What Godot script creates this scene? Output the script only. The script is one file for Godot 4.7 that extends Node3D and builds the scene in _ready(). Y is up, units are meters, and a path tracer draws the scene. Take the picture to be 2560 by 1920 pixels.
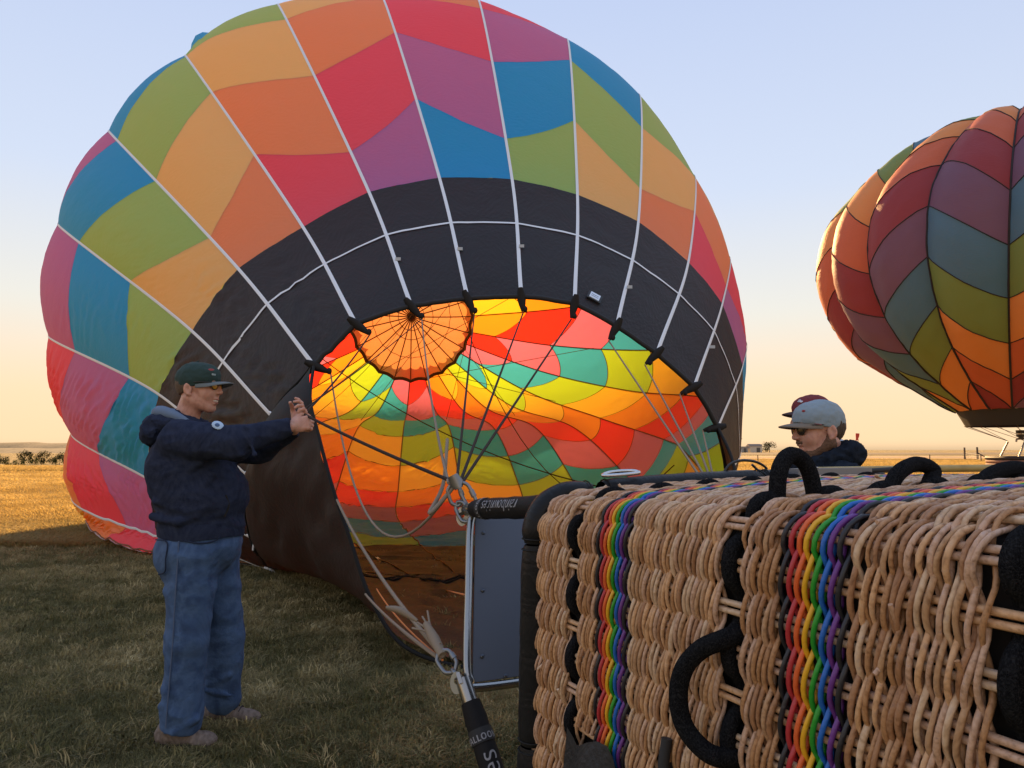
extends Node3D
# A field at sunrise: a rainbow balloon being filled, its basket on its side, a second balloon standing behind.
# Points are written V(x, height, depth): depth runs away from the camera, along -z.

var rng := RandomNumberGenerator.new()
var mats := {}
var used := {}

func V(x: float, h: float, d: float) -> Vector3:
	return Vector3(x, h, -d)

# ---------------------------------------------------------------- names and tags
func tag(o: Node3D, label: String, category: String, group := "", kind := "") -> void:
	if label != "": o.set_meta("label", label)
	if category != "": o.set_meta("category", category)
	if group != "": o.set_meta("group", group)
	if kind != "": o.set_meta("kind", kind)

func fresh(called: String) -> String:
	if not used.has(called):
		used[called] = 0
		return called
	used[called] += 1
	return "%s_%03d" % [called, used[called]]

func thing(called: String, label: String, category: String, at := Vector3.ZERO, group := "") -> Node3D:
	var o := Node3D.new()
	o.name = fresh(called)
	add_child(o)
	o.position = at
	tag(o, label, category, group)
	return o

# a mesh in world axes, hung under a thing (or a part of it)
func part(called: String, m: Mesh, mat: Material, parent: Node3D, label := "") -> MeshInstance3D:
	var o := MeshInstance3D.new()
	var n := 0
	var nm := called
	while parent.has_node(nm):
		n += 1
		nm = "%s_%03d" % [called, n]
	o.name = nm
	o.mesh = m
	o.material_override = mat
	parent.add_child(o)
	var off := Vector3.ZERO
	var p: Node = parent
	while p is Node3D and p != self:
		off += (p as Node3D).position
		p = p.get_parent()
	o.position = -off
	if label != "": o.set_meta("label", label)
	return o

func lone(called: String, m: Mesh, mat: Material, label: String, category: String, group := "", kind := "") -> MeshInstance3D:
	var o := MeshInstance3D.new()
	o.name = fresh(called)
	o.mesh = m
	o.material_override = mat
	add_child(o)
	tag(o, label, category, group, kind)
	return o

# ---------------------------------------------------------------- materials
func lin(r: float, g: float, b: float) -> Color:
	return Color(r, g, b).linear_to_srgb()

func mat(key: String, c: Color, rough := 0.8, metal := 0.0) -> StandardMaterial3D:
	if mats.has(key): return mats[key]
	var m := StandardMaterial3D.new()
	m.resource_name = key
	m.albedo_color = c
	m.roughness = rough
	m.metallic = metal
	m.cull_mode = BaseMaterial3D.CULL_DISABLED
	mats[key] = m
	return m

func noise(freq: float, oct := 4, sd := 1, kind := FastNoiseLite.TYPE_SIMPLEX_SMOOTH) -> FastNoiseLite:
	var f := FastNoiseLite.new()
	f.seed = sd
	f.noise_type = kind
	f.frequency = freq
	f.fractal_octaves = oct
	return f

# a tiling picture that runs through the given colours (linear) with the noise
func speckle(cols: Array, freq: float, oct := 4, sd := 1, size := 256, stretch := Vector2.ONE) -> ImageTexture:
	var f := noise(freq, oct, sd)
	var im := Image.create(size, size, false, Image.FORMAT_RGB8)
	for y in size:
		for x in size:
			# wrap on a torus so that the picture repeats without a seam
			var a := TAU * x / size
			var b := TAU * y / size
			var r := size / TAU
			var q := f.get_noise_3d(cos(a) * r * stretch.x + cos(b) * r * 0.61 * stretch.y, sin(a) * r * stretch.x, sin(b) * r * stretch.y + 37.0) * 0.5 + 0.5
			var t := clampf((q - 0.22) / 0.56, 0.0, 0.999) * (cols.size() - 1)
			var i := int(t)
			var c: Color = cols[i].lerp(cols[i + 1], t - i)
			im.set_pixel(x, y, c.linear_to_srgb())
	return ImageTexture.create_from_image(im)

func bumps(freq: float, oct := 4, sd := 1, size := 256, strength := 6.0, stretch := Vector2.ONE) -> ImageTexture:
	var f := noise(freq, oct, sd)
	var im := Image.create(size, size, false, Image.FORMAT_RGB8)
	for y in size:
		for x in size:
			var a := TAU * x / size
			var b := TAU * y / size
			var r := size / TAU
			var q := f.get_noise_3d(cos(a) * r * stretch.x + cos(b) * r * 0.61 * stretch.y, sin(a) * r * stretch.x, sin(b) * r * stretch.y + 11.0) * 0.5 + 0.5
			im.set_pixel(x, y, Color(q, q, q))
	im.bump_map_to_normal_map(strength)
	return ImageTexture.create_from_image(im)

func wear(m: StandardMaterial3D, tex: Texture2D, scale: float, nrm: Texture2D = null, nscale := 0.6) -> StandardMaterial3D:
	m.uv1_triplanar = true
	m.uv1_world_triplanar = true
	m.uv1_scale = Vector3.ONE * scale
	if tex: m.albedo_texture = tex
	if nrm:
		m.normal_enabled = true
		m.normal_texture = nrm
		m.normal_scale = nscale
	return m

# ---------------------------------------------------------------- mesh building
class Mb:
	var v := PackedVector3Array()
	var n := PackedVector3Array()
	var t := PackedVector2Array()
	var i := PackedInt32Array()

	func tube(path: PackedVector3Array, rad, sides := 6, ref := Vector3.UP, caps := true, closed := false) -> void:
		var m := path.size()
		var base := v.size()
		var cs := []
		for k in sides + 1:
			cs.append(Vector2(cos(TAU * k / sides), sin(TAU * k / sides)))
		var s1 := ref
		var run := 0.0
		for k in m:
			var d: Vector3
			if closed:
				d = path[(k + 1) % m] - path[(k - 1 + m) % m]
			else:
				d = path[mini(k + 1, m - 1)] - path[maxi(k - 1, 0)]
			d = d.normalized()
			var q := s1 - d * s1.dot(d)
			if q.length_squared() < 1e-6:
				q = d.cross(Vector3(0.3, 0.7, 0.2))
			s1 = q.normalized()
			var s2 := d.cross(s1)
			var r: float = rad if rad is float else rad[k]
			if k > 0: run += path[k].distance_to(path[k - 1])
			for c: Vector2 in cs:
				var w := s1 * c.x + s2 * c.y
				v.append(path[k] + w * r)
				n.append(w)
				t.append(Vector2(run, 0.0))
		var row := sides + 1
		for k in (m if closed else m - 1):
			var k2 := (k + 1) % m
			for j in sides:
				var a := base + k * row + j
				var b := base + k2 * row + j
				i.append_array([a, b, a + 1, a + 1, b, b + 1])
		if caps and not closed:
			cap(base, row, path[0], (path[0] - path[1]).normalized(), false)
			cap(base + (m - 1) * row, row, path[m - 1], (path[m - 1] - path[m - 2]).normalized(), true)

	func cap(from: int, row: int, c: Vector3, nn: Vector3, end: bool) -> void:
		var at := v.size()
		v.append(c); n.append(nn); t.append(Vector2.ZERO)
		for j in row:
			v.append(v[from + j]); n.append(nn); t.append(Vector2.ZERO)
		for j in row - 1:
			if end: i.append_array([at, at + 2 + j, at + 1 + j])
			else: i.append_array([at, at + 1 + j, at + 2 + j])

	# rows of points; smooth
	func grid(rows: Array, uv_rows: Array = [], flip := false, wrap := false) -> void:
		var base := v.size()
		var nr := rows.size()
		var nc: int = rows[0].size()
		for r in nr:
			var row: PackedVector3Array = rows[r]
			var up: PackedVector3Array = rows[mini(r + 1, nr - 1)]
			var dn: PackedVector3Array = rows[maxi(r - 1, 0)]
			for c in nc:
				var e: Vector3
				if wrap:
					e = row[(c + 1) % (nc - 1)] - row[(c - 1 + nc - 1) % (nc - 1)]
				else:
					e = row[mini(c + 1, nc - 1)] - row[maxi(c - 1, 0)]
				var q := e.cross(up[c] - dn[c])
				if flip: q = -q
				v.append(row[c])
				n.append(q.normalized() if q.length_squared() > 1e-16 else Vector3.UP)
				t.append(uv_rows[r][c] if uv_rows.size() else Vector2(float(c) / nc, float(r) / nr))
		for r in nr - 1:
			for c in nc - 1:
				var a := base + r * nc + c
				var b := a + nc
				if flip: i.append_array([a, a + 1, b, a + 1, b + 1, b])
				else: i.append_array([a, b, a + 1, a + 1, b, b + 1])

	func quad(a: Vector3, b: Vector3, c: Vector3, d: Vector3, nn: Vector3) -> void:
		var at := v.size()
		for p: Vector3 in [a, b, c, d]:
			v.append(p); n.append(nn)
		t.append_array([Vector2(0, 0), Vector2(1, 0), Vector2(1, 1), Vector2(0, 1)])
		if (b - a).cross(c - a).dot(nn) > 0.0: i.append_array([at, at + 2, at + 1, at, at + 3, at + 2])
		else: i.append_array([at, at + 1, at + 2, at, at + 2, at + 3])

	func box(c: Vector3, size: Vector3, b := Basis.IDENTITY) -> void:
		var h := size * 0.5
		for ax in 3:
			for s: float in [-1.0, 1.0]:
				var nn: Vector3 = b[ax] * s
				var e: Vector3 = b[(ax + 1) % 3] * h[(ax + 1) % 3]
				var f: Vector3 = b[(ax + 2) % 3] * h[(ax + 2) % 3]
				var o: Vector3 = c + b[ax] * (h[ax] * s)
				quad(o - e - f, o + e - f, o + e + f, o - e + f, nn)

	func ball(c: Vector3, r: Vector3, b := Basis.IDENTITY, segs := 12) -> void:
		var rows := []
		for k in segs / 2 + 1:
			var e := -PI / 2 + PI * k / (segs / 2)
			var row := PackedVector3Array()
			for j in segs + 1:
				var a := TAU * j / segs
				row.append(c + b * (Vector3(cos(e) * cos(a), sin(e), cos(e) * sin(a)) * r))
			rows.append(row)
		var from := v.size()
		grid(rows, [], true)
		for k in range(from, v.size()):
			n[k] = (b * ((b.transposed() * (v[k] - c)) / (r * r))).normalized()

	func done() -> ArrayMesh:
		var a := []
		a.resize(Mesh.ARRAY_MAX)
		a[Mesh.ARRAY_VERTEX] = v
		a[Mesh.ARRAY_NORMAL] = n
		a[Mesh.ARRAY_TEX_UV] = t
		a[Mesh.ARRAY_INDEX] = i
		var m := ArrayMesh.new()
		m.add_surface_from_arrays(Mesh.PRIMITIVE_TRIANGLES, a)
		return m

func pts(list: Array) -> PackedVector3Array:
	return PackedVector3Array(list)

# a smooth curve through points
func spline(list: Array, per := 8, closed := false) -> PackedVector3Array:
	var out := PackedVector3Array()
	var m := list.size()
	for k in (m if closed else m - 1):
		var a: Vector3 = list[(k - 1 + m) % m] if closed or k > 0 else list[0] * 2.0 - list[1]
		var b: Vector3 = list[k]
		var c: Vector3 = list[(k + 1) % m]
		var d: Vector3 = list[(k + 2) % m] if closed or k + 2 < m else list[m - 1] * 2.0 - list[m - 2]
		for j in per:
			out.append(b.cubic_interpolate(c, a, d, float(j) / per))
	if not closed: out.append(list[m - 1])
	return out

# a rope that sags between two points
func sag(a: Vector3, b: Vector3, drop: float, n := 14) -> PackedVector3Array:
	var out := PackedVector3Array()
	for k in n + 1:
		var s := float(k) / n
		out.append(a.lerp(b, s) - Vector3(0, drop * 4.0 * s * (1.0 - s), 0))
	return out

func tube_mesh(path: PackedVector3Array, rad, sides := 6, ref := Vector3.UP, closed := false) -> ArrayMesh:
	var b := Mb.new()
	b.tube(path, rad, sides, ref, true, closed)
	return b.done()

# ---------------------------------------------------------------- bodies: a distance field of joined shapes, meshed as surface nets
# shapes: ["c", a, b, ra, rb, k] tapered capsule; ["e", centre, radii, basis, k] ellipsoid; ["x", centre, radii, basis, k] ellipsoid cut away
# cuts: [normal, point] keep the side behind the normal
func nets(into: Mb, shapes: Array, cell: float, cuts: Array = [], fold := 0.0, fold_freq := Vector3(10, 10, 10), sd := 3) -> void:
	var lo := Vector3.ONE * 1e9
	var hi := -lo
	var boxes := []
	for s: Array in shapes:
		var l: Vector3
		var h: Vector3
		var k: float = s[s.size() - 1]
		if s[0] == "c":
			var r: float = maxf(s[3], s[4])
			l = (s[1] as Vector3).min(s[2]) - Vector3.ONE * r
			h = (s[1] as Vector3).max(s[2]) + Vector3.ONE * r
		else:
			var rad: Vector3 = s[2]
			var bs: Basis = s[3]
			var e := (bs.x * rad.x).abs() + (bs.y * rad.y).abs() + (bs.z * rad.z).abs()
			l = (s[1] as Vector3) - e
			h = (s[1] as Vector3) + e
		var grow := Vector3.ONE * (k + cell * 3.0)
		boxes.append([l - grow, h + grow])
		if s[0] != "x":
			lo = lo.min(l)
			hi = hi.max(h)
	lo -= Vector3.ONE * (cell * 3.0 + fold)
	hi += Vector3.ONE * (cell * 3.0 + fold)
	var nx := int((hi.x - lo.x) / cell) + 2
	var ny := int((hi.y - lo.y) / cell) + 2
	var nz := int((hi.z - lo.z) / cell) + 2
	var f := PackedFloat32Array()
	f.resize(nx * ny * nz)
	f.fill(1.0)
	for q in shapes.size():
		var s: Array = shapes[q]
		var x0 := clampi(int((boxes[q][0].x - lo.x) / cell), 0, nx - 1)
		var x1 := clampi(int((boxes[q][1].x - lo.x) / cell) + 1, 0, nx - 1)
		var y0 := clampi(int((boxes[q][0].y - lo.y) / cell), 0, ny - 1)
		var y1 := clampi(int((boxes[q][1].y - lo.y) / cell) + 1, 0, ny - 1)
		var z0 := clampi(int((boxes[q][0].z - lo.z) / cell), 0, nz - 1)
		var z1 := clampi(int((boxes[q][1].z - lo.z) / cell) + 1, 0, nz - 1)
		var k: float = maxf(s[s.size() - 1], 1e-4)
		var caps: bool = s[0] == "c"
		var sub: bool = s[0] == "x"
		var a: Vector3 = s[1]
		var ba := Vector3.ZERO
		var inv := 0.0
		var ra := 0.0
		var dr := 0.0
		var bt := Basis.IDENTITY
		var ir := Vector3.ONE
		var ir2 := Vector3.ONE
		if caps:
			ba = (s[2] as Vector3) - a
			inv = 1.0 / maxf(ba.length_squared(), 1e-9)
			ra = s[3]
			dr = s[4] - s[3]
		else:
			bt = (s[3] as Basis).transposed()
			ir = Vector3.ONE / (s[2] as Vector3)
			ir2 = ir * ir
		for z in range(z0, z1 + 1):
			for y in range(y0, y1 + 1):
				var at := (z * ny + y) * nx
				for x in range(x0, x1 + 1):
					var p := Vector3(lo.x + x * cell, lo.y + y * cell, lo.z + z * cell) - a
					var d: float
					if caps:
						var t := clampf(p.dot(ba) * inv, 0.0, 1.0)
						d = (p - ba * t).length() - ra - dr * t
					else:
						var w := bt * p
						var k0 := (w * ir).length()
						var k1 := (w * ir2).length()
						d = k0 * (k0 - 1.0) / maxf(k1, 1e-6)
					var o := f[at + x]
					if sub:
						d = -d
						var h := maxf(k - absf(o - d), 0.0) / k
						f[at + x] = maxf(o, d) + h * h * k * 0.25
					else:
						var h := maxf(k - absf(o - d), 0.0) / k
						f[at + x] = minf(o, d) - h * h * k * 0.25
	if fold > 0.0:
		var nn := noise(1.0, 3, sd)
		if sd >= 30:   # clothes crease along ridges
			nn.fractal_type = FastNoiseLite.FRACTAL_RIDGED
			nn.fractal_octaves = 2
		for z in nz:
			for y in ny:
				var at := (z * ny + y) * nx
				for x in nx:
					if absf(f[at + x]) < 0.06:
						f[at + x] += nn.get_noise_3d((lo.x + x * cell) * fold_freq.x, (lo.y + y * cell) * fold_freq.y, (lo.z + z * cell) * fold_freq.z) * fold * (-1.0 if sd >= 30 else 1.0)
	for c: Array in cuts:
		for z in nz:
			for y in ny:
				var at := (z * ny + y) * nx
				for x in nx:
					var d := (Vector3(lo.x + x * cell, lo.y + y * cell, lo.z + z * cell) - (c[1] as Vector3)).dot(c[0])
					if d > f[at + x]: f[at + x] = d
	var ids := PackedInt32Array()
	ids.resize(nx * ny * nz)
	ids.fill(-1)
	var nxy := nx * ny
	var offs := [0, 1, nx, nx + 1, nxy, nxy + 1, nxy + nx, nxy + nx + 1]
	for z in nz - 1:
		for y in ny - 1:
			var at := (z * ny + y) * nx
			for x in nx - 1:
				var g := at + x
				var f0 := f[g]
				if f0 > cell * 5.0 or f0 < -cell * 5.0: continue
				var f1 := f[g + 1]
				var f2 := f[g + nx]
				var f3 := f[g + nx + 1]
				var f4 := f[g + nxy]
				var f5 := f[g + nxy + 1]
				var f6 := f[g + nxy + nx]
				var f7 := f[g + nxy + nx + 1]
				var neg := int(f0 < 0.0) + int(f1 < 0.0) + int(f2 < 0.0) + int(f3 < 0.0) + int(f4 < 0.0) + int(f5 < 0.0) + int(f6 < 0.0) + int(f7 < 0.0)
				if neg == 0 or neg == 8: continue
				var sum := Vector3.ZERO
				var cnt := 0
				if (f0 < 0.0) != (f1 < 0.0): sum += Vector3(f0 / (f0 - f1), 0, 0); cnt += 1
				if (f2 < 0.0) != (f3 < 0.0): sum += Vector3(f2 / (f2 - f3), 1, 0); cnt += 1
				if (f4 < 0.0) != (f5 < 0.0): sum += Vector3(f4 / (f4 - f5), 0, 1); cnt += 1
				if (f6 < 0.0) != (f7 < 0.0): sum += Vector3(f6 / (f6 - f7), 1, 1); cnt += 1
				if (f0 < 0.0) != (f2 < 0.0): sum += Vector3(0, f0 / (f0 - f2), 0); cnt += 1
				if (f1 < 0.0) != (f3 < 0.0): sum += Vector3(1, f1 / (f1 - f3), 0); cnt += 1
				if (f4 < 0.0) != (f6 < 0.0): sum += Vector3(0, f4 / (f4 - f6), 1); cnt += 1
				if (f5 < 0.0) != (f7 < 0.0): sum += Vector3(1, f5 / (f5 - f7), 1); cnt += 1
				if (f0 < 0.0) != (f4 < 0.0): sum += Vector3(0, 0, f0 / (f0 - f4)); cnt += 1
				if (f1 < 0.0) != (f5 < 0.0): sum += Vector3(1, 0, f1 / (f1 - f5)); cnt += 1
				if (f2 < 0.0) != (f6 < 0.0): sum += Vector3(0, 1, f2 / (f2 - f6)); cnt += 1
				if (f3 < 0.0) != (f7 < 0.0): sum += Vector3(1, 1, f3 / (f3 - f7)); cnt += 1
				ids[g] = into.v.size()
				into.v.append(lo + (Vector3(x, y, z) + sum / cnt) * cell)
				into.n.append(Vector3(f1 + f3 + f5 + f7 - f0 - f2 - f4 - f6, f2 + f3 + f6 + f7 - f0 - f1 - f4 - f5, f4 + f5 + f6 + f7 - f0 - f1 - f2 - f3).normalized())
				into.t.append(Vector2.ZERO)
	var dirs := [1, nx, nxy]
	for z in range(1, nz - 1):
		for y in range(1, ny - 1):
			for x in range(1, nx - 1):
				var g := (z * ny + y) * nx + x
				var f0 := f[g]
				if f0 > cell * 5.0 or f0 < -cell * 5.0: continue
				for e in 3:
					var inside := f0 < 0.0
					if inside == (f[g + dirs[e]] < 0.0): continue
					var u: int = dirs[(e + 1) % 3]
					var w: int = dirs[(e + 2) % 3]
					var a := ids[g]
					var b := ids[g - u]
					var c := ids[g - u - w]
					var d := ids[g - w]
					if a < 0 or b < 0 or c < 0 or d < 0: continue
					if inside: into.i.append_array([a, c, b, a, d, c])
					else: into.i.append_array([a, b, c, a, c, d])

func body_mesh(shapes: Array, cell: float, cuts: Array = [], fold := 0.0, ff := Vector3(10, 10, 10), sd := 3) -> ArrayMesh:
	var b := Mb.new()
	nets(b, shapes, cell, cuts, fold, ff, sd)
	return b.done()

# ---------------------------------------------------------------- the scene
const EYE := 1.42
const PITCH := 5.1
const SUN_AZ := -5.0    # degrees right of the view
const SUN_EL := 21.0

func _ready() -> void:
	rng.seed = 7
	var cam := Camera3D.new()
	cam.name = "camera"
	add_child(cam)
	cam.position = Vector3(0, EYE, 0)
	cam.rotation_degrees = Vector3(PITCH, 0, 0)
	cam.fov = 54.87
	cam.near = 0.05
	cam.far = 6000.0
	cam.current = true
	var env := Environment.new()
	env.background_mode = Environment.BG_SKY
	var sky := Sky.new()
	var sm := PanoramaSkyMaterial.new()
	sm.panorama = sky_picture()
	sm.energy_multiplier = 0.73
	sky.sky_material = sm
	env.sky = sky
	env.tonemap_mode = Environment.TONE_MAPPER_LINEAR
	env.tonemap_exposure = 2.5
	env.sdfgi_enabled = true
	env.ssao_enabled = true
	env.ssil_enabled = true
	var we := WorldEnvironment.new()
	we.name = "world"
	we.environment = env
	add_child(we)
	var sun := DirectionalLight3D.new()
	sun.name = "sun"
	add_child(sun)
	sun.light_color = Color(1.0, 0.79, 0.52)
	sun.light_energy = 1.6
	sun.light_angular_distance = 0.5
	sun.shadow_enabled = true
	sun.rotation_degrees = Vector3(-SUN_EL, 180.0 - SUN_AZ, 0)
	build_ground()
	build_far_field()
	build_balloon()
	build_second_balloon()
	build_basket()
	build_burner_frame()
	build_rigging()
	build_holding_man()
	build_cap_men()
	build_small_things()
	build_grass()

# clear morning air: warm near the horizon, blue above, glowing towards the sun, and lifted behind the camera as added fill
func sky_picture() -> ImageTexture:
	var w := 512
	var h := 256
	var im := Image.create(w, h, false, Image.FORMAT_RGBF)
	var el := [0.0, 4.0, 10.0, 19.0, 32.0, 55.0, 90.0]
	var col := [Color(0.50, 0.345, 0.20), Color(0.495, 0.365, 0.235), Color(0.405, 0.395, 0.36), Color(0.305, 0.345, 0.425), Color(0.250, 0.295, 0.405), Color(0.235, 0.30, 0.44), Color(0.22, 0.31, 0.50)]
	var ge := deg_to_rad(SUN_EL * 0.6)   # the glow sags towards the thick air
	var sdir := Vector3(sin(deg_to_rad(SUN_AZ)) * cos(ge), sin(ge), -cos(deg_to_rad(SUN_AZ)) * cos(ge))
	for y in h:
		var e := 90.0 - (y + 0.5) / h * 180.0
		var c: Color = col[0]
		if e > 0.0:
			for k in 6:
				if e >= el[k]:
					var f := clampf((e - el[k]) / (el[k + 1] - el[k]), 0, 1)
					c = col[k].lerp(col[k + 1], f)
		for x in w:
			var a := ((x + 0.5) / w - 0.5) * TAU   # 0 looks along -z, positive to the right
			var er := deg_to_rad(e)
			var d := Vector3(sin(a) * cos(er), sin(er), -cos(a) * cos(er))
			var ang := rad_to_deg(acos(clampf(d.dot(sdir), -1, 1)))
			var daz := rad_to_deg(absf(wrapf(a - deg_to_rad(SUN_AZ), -PI, PI)))
			var g1 := exp(-pow(ang / 22.0, 1.3))
			var low := exp(-maxf(e, 0.0) / 14.0)
			var g2 := exp(-pow(daz / 70.0, 2.0)) * low
			var p := c * (1.10 - 0.14 * cos(deg_to_rad(daz)))  # base sky raised away from the sun, added fill for the shaded foreground
			p += Color(0.24, 0.165, 0.095) * g1 + Color(0.10, 0.055, 0.005) * g2
			if e <= 0.0: p = Color(0.25, 0.18, 0.10)
			im.set_pixel(x, y, Color(p.r, p.g, p.b))
	return ImageTexture.create_from_image(im)

# ---------------------------------------------------------------- ground
func ground_h(x: float, d: float) -> float:
	var h := 0.0
	# the left side falls away to lower land beyond the field
	var fall := smoothstep(48.0, 190.0, d) * smoothstep(-6.0, -40.0, x - 0.02 * d)
	h -= 2.7 * fall
	# a low rise far off on the right
	h += 0.9 * smoothstep(150.0, 420.0, d) * smoothstep(0.0, 60.0, x)
	return h

func build_ground() -> void:
	var b := Mb.new()
	var ds := [-40.0, -10.0, 0.0, 2.0, 3.0, 4.0, 5.0, 6.0, 8.0, 10.0, 13.0, 16.0, 20.0, 26.0, 34.0, 42.0, 50.0, 60.0, 72.0, 86.0, 104.0, 125.0, 150.0, 190.0, 240.0, 320.0, 420.0, 600.0, 1000.0, 1800.0, 3500.0]
	var rows := []
	var uvs := []
	for d: float in ds:
		var row := PackedVector3Array()
		var uv := PackedVector2Array()
		for k in 61:
			var s := (k - 30) / 30.0
			var x := signf(s) * (absf(s) * 30.0 + pow(absf(s), 4.0) * (2500.0 if d > 300 else 170.0 + d))
			row.append(V(x, ground_h(x, d), d))
			uv.append(Vector2(x, d))
		rows.append(row)
		uvs.append(uv)
	b.grid(rows, uvs)
	var m := mat("field", Color.WHITE, 0.95)
	var tex := speckle([Color(0.17, 0.135, 0.055), Color(0.28, 0.21, 0.08), Color(0.40, 0.285, 0.10), Color(0.50, 0.36, 0.135)], 0.06, 5, 4, 512)
	wear(m, tex, 0.31, bumps(0.09, 4, 9, 256, 14.0), 1.0)
	var det := speckle([Color(0.75, 0.72, 0.6), Color(1, 1, 1), Color(1, 0.95, 0.8)], 0.03, 4, 12, 256)
	m.detail_enabled = true
	m.detail_blend_mode = BaseMaterial3D.BLEND_MODE_MUL
	m.detail_albedo = det
	m.detail_uv_layer = BaseMaterial3D.DETAIL_UV_1
	lone("ground", b.done(), m, "mown grass field running out to the horizon", "ground", "", "structure")

func build_far_field() -> void:
	# low mesa on the left skyline
	var hill_mat := wear(mat("hill", Color.WHITE, 1.0), speckle([Color(0.10, 0.085, 0.05), Color(0.17, 0.14, 0.08), Color(0.24, 0.19, 0.11)], 0.05, 4, 21), 0.01)
	for q in 2:
		var b := Mb.new()
		var rows := []
		var f := noise(0.004, 4, 30 + q)
		var dist := 1500.0 if q == 0 else 900.0
		var top := 15.0 if q == 0 else 4.5
		for r in 5:
			var row := PackedVector3Array()
			for k in 90:
				var x := -1600.0 + k * 17.0 if q == 0 else -1000.0 + k * 11.0
				var s := r / 4.0
				var hh := (top + f.get_noise_2d(x, 0) * top * 0.5) * smoothstep(-120.0, -420.0, x)
				if q == 0: hh *= 0.75 + 0.25 * smoothstep(-850, -1000, x + 60.0 * sin(x * 0.01))
				row.append(V(x, -8.0 + (hh + 8.0) * sin(s * PI / 2), dist + s * 140.0 + f.get_noise_2d(x, 90) * 60.0))
			rows.append(row)
		b.grid(rows)
		lone("far_hill", b.done(), hill_mat, ["long flat topped ridge on the far left skyline", "lower slope in front of the flat topped ridge"][q], "hill", "", "structure")
	# the stubble banks that cross the right side, seen almost edge on
	var strips := [[62.0, 3.0, 0.10, Color(0.42, 0.31, 0.12)], [84.0, 5.0, 0.17, Color(0.26, 0.19, 0.08)], [140.0, 12.0, 0.30, Color(0.44, 0.29, 0.14)], [230.0, 20.0, 0.55, Color(0.16, 0.12, 0.065)]]
	var labels := ["near bank of pale dry grass across the right of the field", "bank of long brown grass below the fence posts", "pinkish stubble bank beyond the fence posts", "dark brown crest on the right skyline"]
	for q in 4:
		var s: Array = strips[q]
		var b := Mb.new()
		var f := noise(0.05, 4, 50 + q)
		var rows := []
		for r in 5:
			var row := PackedVector3Array()
			for k in 120:
				var x := -8.0 * (q + 1) + k * (1.1 + 0.9 * q)
				var t := (r - 2) / 2.0
				row.append(V(x, ground_h(x, s[0]) - 0.03 + s[2] * (1.0 - t * t) * (0.8 + 0.5 * f.get_noise_2d(x * 3.0, r * 5.0)), s[0] + t * s[1]))
			rows.append(row)
		b.grid(rows)
		var c: Color = s[3]
		var m := wear(mat("bank%d" % q, Color.WHITE, 1.0), speckle([c * 0.6, c, c * 1.35], 0.08, 4, 60 + q), 0.5)
		lone("grass_bank", b.done(), m, labels[q], "bank", "", "structure")
	# the row of trees on the left
	var leaf := mat("tree_leaf", Color.WHITE, 0.8)
	leaf.vertex_color_use_as_albedo = true
	leaf.backlight_enabled = true
	leaf.backlight = Color(0.5, 0.5, 0.3)
	var trunk_mat := mat("bark", lin(0.09, 0.07, 0.05), 0.95)
	var tr := RandomNumberGenerator.new()
	tr.seed = 91
	var kinds := ["dark round tree", "pale grey green bush", "broad dark tree", "low green bush", "small olive tree"]
	for k in 16:
		var d := tr.randf_range(190.0, 235.0)
		var x := -0.598 * d - k * 2.35 * d / 210.0 + tr.randf_range(-0.6, 0.6)
		var hgt := tr.randf_range(2.9, 4.2)
		var kind := tr.randi() % 5
		if kind == 1 or kind == 3: hgt *= 0.62
		var th := thing("tree", "", "tree", V(x, ground_h(x, d), d), "trees in the hedgerow on the left skyline")
		tag(th, "%s in the far hedgerow, %s from the left frame edge" % [kinds[kind], ordinal(16 - k)], "tree")
		make_tree(th, hgt, hgt * tr.randf_range(0.75, 1.0), [Color(0.030, 0.045, 0.016), Color(0.10, 0.12, 0.06), Color(0.036, 0.05, 0.02), Color(0.06, 0.08, 0.025), Color(0.075, 0.08, 0.03)][kind], leaf, trunk_mat, tr, 700)
	# right of the balloon: a tree, farm sheds, poles
	var t2 := thing("tree", "lone round tree on the horizon right of the big balloon", "tree", V(104.0, ground_h(104, 300), 300.0))
	make_tree(t2, 4.4, 3.4, Color(0.06, 0.075, 0.035), leaf, trunk_mat, tr, 800)
	var shed_cols := [Color(0.55, 0.48, 0.40), Color(0.32, 0.30, 0.28), Color(0.62, 0.50, 0.33), Color(0.40, 0.36, 0.33)]
	var shed_lab := ["pale low shed on the horizon, nearest the lone tree", "grey shed with a flat roof on the horizon", "cream barn with a pitched roof on the horizon", "small dark shed at the left end of the farm"]
	for q in 4:
		var x: float = [96.0, 91.0, 85.5, 80.0][q] * 0.985
		var th := thing("farm_shed", shed_lab[q], "shed", V(x, ground_h(x, 290), 290.0), "")
		var wd: float = [4.6, 3.4, 4.2, 3.0][q]
		var hh: float = [2.4, 2.1, 2.6, 1.9][q]
		var b := Mb.new()
		b.box(th.position + Vector3(0, hh / 2, 0), Vector3(wd, hh, 5.0))
		part("wall", b.done(), mat("shedwall%d" % q, (shed_cols[q] as Color).linear_to_srgb(), 0.9), th)
		var rb := Mb.new()
		var p := th.position + Vector3(0, hh, 0)
		var up := Vector3(0, 0.9 if q != 1 else 0.2, 0)
		var ex := Vector3(wd / 2 + 0.2, 0, 0)
		var ez := Vector3(0, 0, 2.7)
		rb.quad(p - ex + ez, p + ex + ez, p + ex + up, p - ex + up, Vector3(0, 1, 1).normalized())
		rb.quad(p - ex - ez, p + ex - ez, p + ex + up, p - ex + up, Vector3(0, 1, -1).normalized())
		rb.quad(p - ex + ez, p - ex - ez, p - ex + up, p - ex + up, Vector3(-1, 0, 0))
		rb.quad(p + ex + ez, p + ex - ez, p + ex + up, p + ex + up, Vector3(1, 0, 0))
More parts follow.
